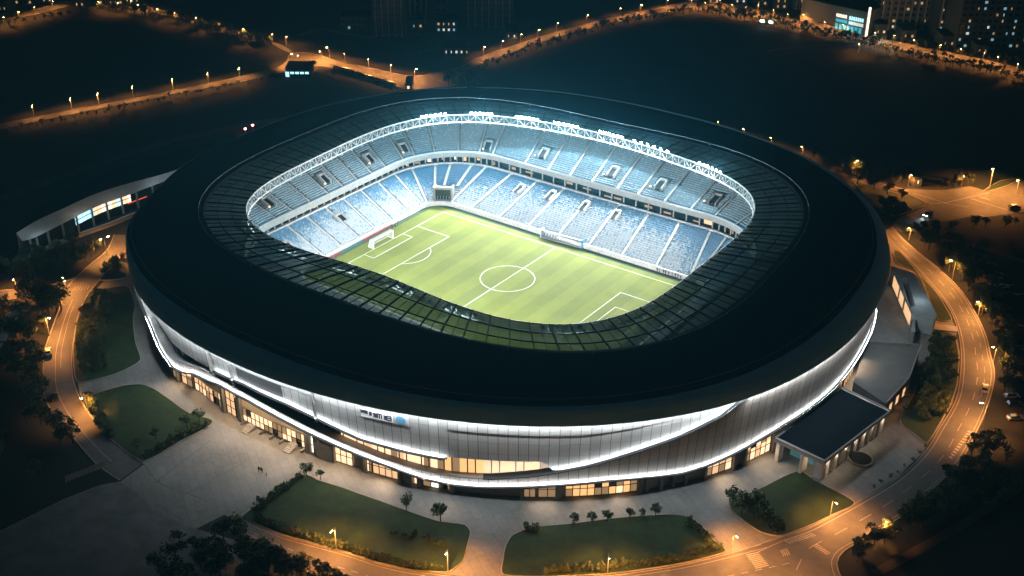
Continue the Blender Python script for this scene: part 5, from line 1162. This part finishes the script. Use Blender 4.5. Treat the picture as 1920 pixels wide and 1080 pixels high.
# ================================================================== VEHICLES AND PEOPLE
def car(label, px, py, colour, to, group=None, lit=False):
    p = G(px, py); q = G(*to); o = thing('parked_car' if not lit else 'car', label, 'car', (p.x, p.y, 0), math.atan2(q.y-p.y, q.x-p.x), group); L_, W_ = 4.4, .9
    prof = [(-2.2, .45), (-2.2, .85), (-1.9, .98), (1.1, .98), (2.0, .82), (2.2, .6), (2.2, .35), (-2.1, .35)]
    mb = MB(); rows = [[(x, s*w, z) for x, z in prof] for s, w in ((-1, .82), (-1, .9), (1, .9), (1, .82))]; mb.grid(rows, 0, True); mb.face(rows[0]); mb.face(rows[-1][::-1]); mb.build('body', M[colour], o)
    mb = MB(); lo2 = [(-1.8, .97), (1.1, .97)]; 
    B = [(-1.85, -.8, .97), (1.15, -.8, .97), (1.15, .8, .97), (-1.85, .8, .97)]; T = [(-1.35, -.62, 1.45), (.35, -.62, 1.45), (.35, .62, 1.45), (-1.35, .62, 1.45)]
    for i in range(4): mb.face([B[i], B[(i+1) % 4], T[(i+1) % 4], T[i]])
    mb.build('window_glass', M['glassdark'], o); mb = MB(); mb.prism([(a[0], a[1]) for a in T], 1.45, 1.5); mb.build('roof', M[colour], o)
    for x in (-1.4, 1.4):
        for s in (-1, 1): mb = MB(); mb.tube((x, s*.72, .33), (x, s*.92, .33), .33, .33, 12); mb.build('wheel', M['tyre'], o)
    for s in (-1, 1):
        mb = MB(); mb.box((2.2, s*.62, .68), (.05, 0, 0), (0, .2, 0), (0, 0, .09)); mb.build('headlight', M['headlamp'] if lit else M['white'], o)
        mb = MB(); mb.box((-2.2, s*.64, .78), (.04, 0, 0), (0, .17, 0), (0, 0, .08)); mb.build('tail_light', M['taillamp'] if lit else M['red'], o)
    if lit:
        L = light('head_beam', 'SPOT', o, (2.4, 0, .8), 1500, (.85, .92, 1.), .15, spot_size=math.radians(60), spot_blend=.6); L.rotation_euler = (math.radians(86), 0, math.radians(-90))
    return o
car('dark car at the outer kerb of the left ring road', 103, 748, 'car_dark', (94, 700))
car('pale car on the outer lane of the left ring road', 91, 662, 'car_white', (90, 640))
car('silver car on the upper right ring road', 1846, 731, 'car_silver', (1850, 690))
car('car with dazzling white headlights near the north-east junction', 1740, 404, 'car_dark', (1715, 418), lit=True)
car('dark car at the broad avenue beside the right frame edge', 1902, 390, 'car_dark', (1930, 388))
for i, (x, y) in enumerate(line([(632, 130), (655, 136), (680, 144), (705, 151), (735, 160)], 18)): car(f'{ordw(i)} dark car from the left parked along the far crossroads kerb', x, y-1, rt.choice(['car_dark', 'car_dark', 'car_silver', 'car_blue']), (x+8, y+2), 'cars parked at the far crossroads')
for i, (x, y, c_) in enumerate(((1896, 745, 'car_silver'), (1900, 760, 'car_dark'), (1903, 786, 'car_white'), (1908, 716, 'car_dark'), (1912, 690, 'car_blue'), (1906, 660, 'car_dark'), (1892, 556, 'car_dark'), (1878, 540, 'car_silver'), (1868, 518, 'car_dark'), (1855, 500, 'car_dark'))): car(f'{ordw(i)} faint car from the bottom in the dark lot at the right edge' if i < 6 else f'{ordw(i-6)} faint car from the bottom beside pale bay lines at right', x, y, c_, (x+20, y-1), 'cars in the dark right lot')
for i, (x0, y0, x1, y1) in enumerate(((1843, 517, 1880, 522), (1848, 533, 1900, 535), (1878, 551, 1918, 552), (1895, 606, 1920, 612), (1903, 648, 1922, 650))):
    a, b = G(x0, y0), G(x1, y1); mb = MB(); mb.bar((a.x, a.y, .1), (b.x, b.y, .1), .4, .3); tag(mb.build('kerb', M['kerb']), kind='structure')
def person_mesh(name, pose, cloth):
    J = {'pel': (0, 0, .95), 'wai': (0, 0, 1.12), 'che': (0, 0, 1.36), 'nec': (0, 0, 1.5), 'hea': (0, .02, 1.62), 'top': (0, .02, 1.72)}
    st = .22 if pose == 'walk' else .04
    for s, n in ((-1, 'l'), (1, 'r')):
        J['hip'+n] = (s*.1, 0, .9); J['kne'+n] = (s*.11, s*st*.6+.03, .5); J['ank'+n] = (s*.11, s*st-.03, .09); J['toe'+n] = (s*.12, s*st+.14, .03)
        J['sho'+n] = (s*.19, 0, 1.42); J['elb'+n] = (s*.25, -s*st*.4, 1.14); J['wri'+n] = (s*.25, -s*st*.6+.1, .9); J['han'+n] = (s*.25, -s*st*.6+.13, .8)
    E_ = [('pel', 'wai'), ('wai', 'che'), ('che', 'nec'), ('nec', 'hea'), ('hea', 'top')]+[(a+n, b+n) for n in 'lr' for a, b in (('hip', 'kne'), ('kne', 'ank'), ('ank', 'toe'), ('sho', 'elb'), ('elb', 'wri'), ('wri', 'han'))]+[('pel', 'hipl'), ('pel', 'hipr'), ('che', 'shol'), ('che', 'shor')]
    R_ = {'pel': .15, 'wai': .13, 'che': .16, 'nec': .055, 'hea': .095, 'top': .075, 'hip': .09, 'kne': .06, 'ank': .045, 'toe': .04, 'sho': .065, 'elb': .047, 'wri': .035, 'han': .04}
    ks_ = list(J); me = bpy.data.meshes.new(name); me.from_pydata([J[k] for k in ks_], [(ks_.index(a), ks_.index(b)) for a, b in E_], [])
    o = bpy.data.objects.new(name, me); C.objects.link(o); md = o.modifiers.new('skin', 'SKIN'); o.modifiers.new('sub', 'SUBSURF').levels = 1
    for i, k in enumerate(ks_): r_ = R_[k] if k in R_ else R_[k[:3]]; me.skin_vertices[0].data[i].radius = (r_, r_); me.skin_vertices[0].data[i].use_root = k == 'pel'
    dg_ = bpy.context.evaluated_depsgraph_get(); nm = bpy.data.meshes.new_from_object(o.evaluated_get(dg_)); bpy.data.objects.remove(o)
    for m_ in (M['skinT'], M[cloth], M['trouser'], M['tyre']): nm.materials.append(m_)
    for f in nm.polygons:
        z = f.center.z; x = abs(f.center.x); f.material_index = 3 if z < .1 else (2 if z < .95 and x < .2 else (0 if (z > 1.5 or (z < .9)) else 1)); f.use_smooth = True
    nm.name = name; return nm
M['skinT'] = mat('skin_tone', (.4, .24, .16), .6); M['trouser'] = mat('trousers', (.015, .016, .02), .8); M['coat'] = mat('dark_coat', (.02, .022, .028), .8); M['tee'] = mat('light_top', (.4, .4, .4), .8); M['hair'] = mat('hair', (.015, .012, .01), .7)
PM = {('walk', 'coat'): person_mesh('person', 'walk', 'coat'), ('stand', 'coat'): person_mesh('person', 'stand', 'coat'), ('stand', 'tee'): person_mesh('person', 'stand', 'tee')}
hb = MB()
for i in range(5):
    for j in range(10):
        a0, a1 = PI/2*i/5, PI/2*(i+1)/5; b0, b1 = 2*PI*j/10, 2*PI*(j+1)/10
        hb.face([(.115*math.cos(a)*math.cos(b), .115*math.cos(a)*math.sin(b), 1.66+.1*math.sin(a)) for a, b in ((a0, b0), (a0, b1), (a1, b1), (a1, b0))])
hair0 = hb.build('hair', M['hair']); hair_me = hair0.data; bpy.data.objects.remove(hair0)
def person(label, p, key, rz, s=1., group=None):
    o = bpy.data.objects.new('person', PM[key]); C.objects.link(o); o.location = p; o.rotation_euler = (0, 0, rz); o.scale = (s, s, s); tag(o, label, 'person', group)
    h = bpy.data.objects.new('hair', hair_me); C.objects.link(h); h.parent = o; return o
person('person in dark clothes walking across the forecourt, nearer the lawn', G(491, 888), ('walk', 'coat'), .6, 1.15)
person('person in dark clothes walking close beside another on the forecourt', G(486, 886), ('walk', 'coat'), .8, 1.15)
person('small person standing alone just below the walking pair', G(500, 894), ('stand', 'coat'), 2., .8)
for i, y in enumerate((6.5, 8.2, 9.6)): person(f'person in dark clothing {["nearest to", "second from", "third from"][i]} the goal behind the goal line', Vector((-56.4, y, .05)), ('stand', 'coat'), -PI/2)
for i in range(9): person('person in dark clothes seated along the far wall near the right corner', Vector((38+i*1.15+rt.uniform(-.2, .2), 33.6+rt.uniform(-.3, .2), .05)), ('stand', 'tee' if i % 4 == 1 else 'coat'), PI+rt.uniform(-.4, .4), 1., 'people along the far wall')
for i, x in enumerate((11.5, 15.5)): person(f'person standing by the touchline right of the dugout, {["nearer it", "farther from it"][i]}', Vector((x, 32.6, .05)), ('stand', 'tee'), PI)

# ================================================================== AIR, SKY, CAMERA
hz = MB(); hz.box((-120, 170, 108), (800, 0, 0), (0, 800, 0), (0, 0, 110))
hm = bpy.data.materials.new('haze_air'); hm.use_nodes = True; nt = hm.node_tree; nt.nodes.remove(nt.nodes['Principled BSDF'])
pv = nt.nodes.new('ShaderNodeVolumePrincipled'); pv.inputs['Color'].default_value = (.15, .62, .85, 1); pv.inputs['Density'].default_value = .00032; pv.inputs['Anisotropy'].default_value = .2
nt.links.new(pv.outputs[0], nt.nodes['Material Output'].inputs['Volume'])
tag(hz.build('haze', hm), kind='stuff')
w = bpy.data.worlds.new('World'); sc.world = w; w.use_nodes = True; nt = w.node_tree; bg = nt.nodes['Background']
sk = nt.nodes.new('ShaderNodeTexSky'); sk.sky_type = 'NISHITA'; sk.sun_disc = False; sk.sun_elevation = math.radians(3); sk.sun_rotation = math.radians(35)
nt.links.new(sk.outputs[0], bg.inputs[0]); bg.inputs[1].default_value = .016
sl = bpy.data.lights.new('moon', 'SUN'); sl.energy = .003; sl.angle = math.radians(.5); sl.color = (.7, .85, 1.)
so = bpy.data.objects.new('moon', sl); C.objects.link(so); so.rotation_euler = (math.radians(40), 0, math.radians(150))
cd = bpy.data.cameras.new('Camera'); cam = bpy.data.objects.new('Camera', cd); C.objects.link(cam)
cd.sensor_width = 36; cd.lens = FPX/1920*36; cd.clip_end = 4000; cd.clip_start = 1
R3 = Matrix((_r, _u, -_f)).transposed(); cam.matrix_world = Matrix.Translation(CAM) @ R3.to_4x4()
sc.camera = cam
sc.render.engine = 'CYCLES'; sc.cycles.use_denoising = True; sc.cycles.denoiser = 'OPENIMAGEDENOISE'
sc.cycles.max_bounces = 5; sc.cycles.diffuse_bounces = 2; sc.cycles.glossy_bounces = 2; sc.cycles.transparent_max_bounces = 12; sc.cycles.volume_bounces = 0; sc.cycles.sample_clamp_indirect = 4
sc.cycles.use_light_tree = True
sc.view_settings.view_transform = 'Standard'; sc.view_settings.look = 'None'; sc.view_settings.exposure = 0; sc.view_settings.gamma = 1
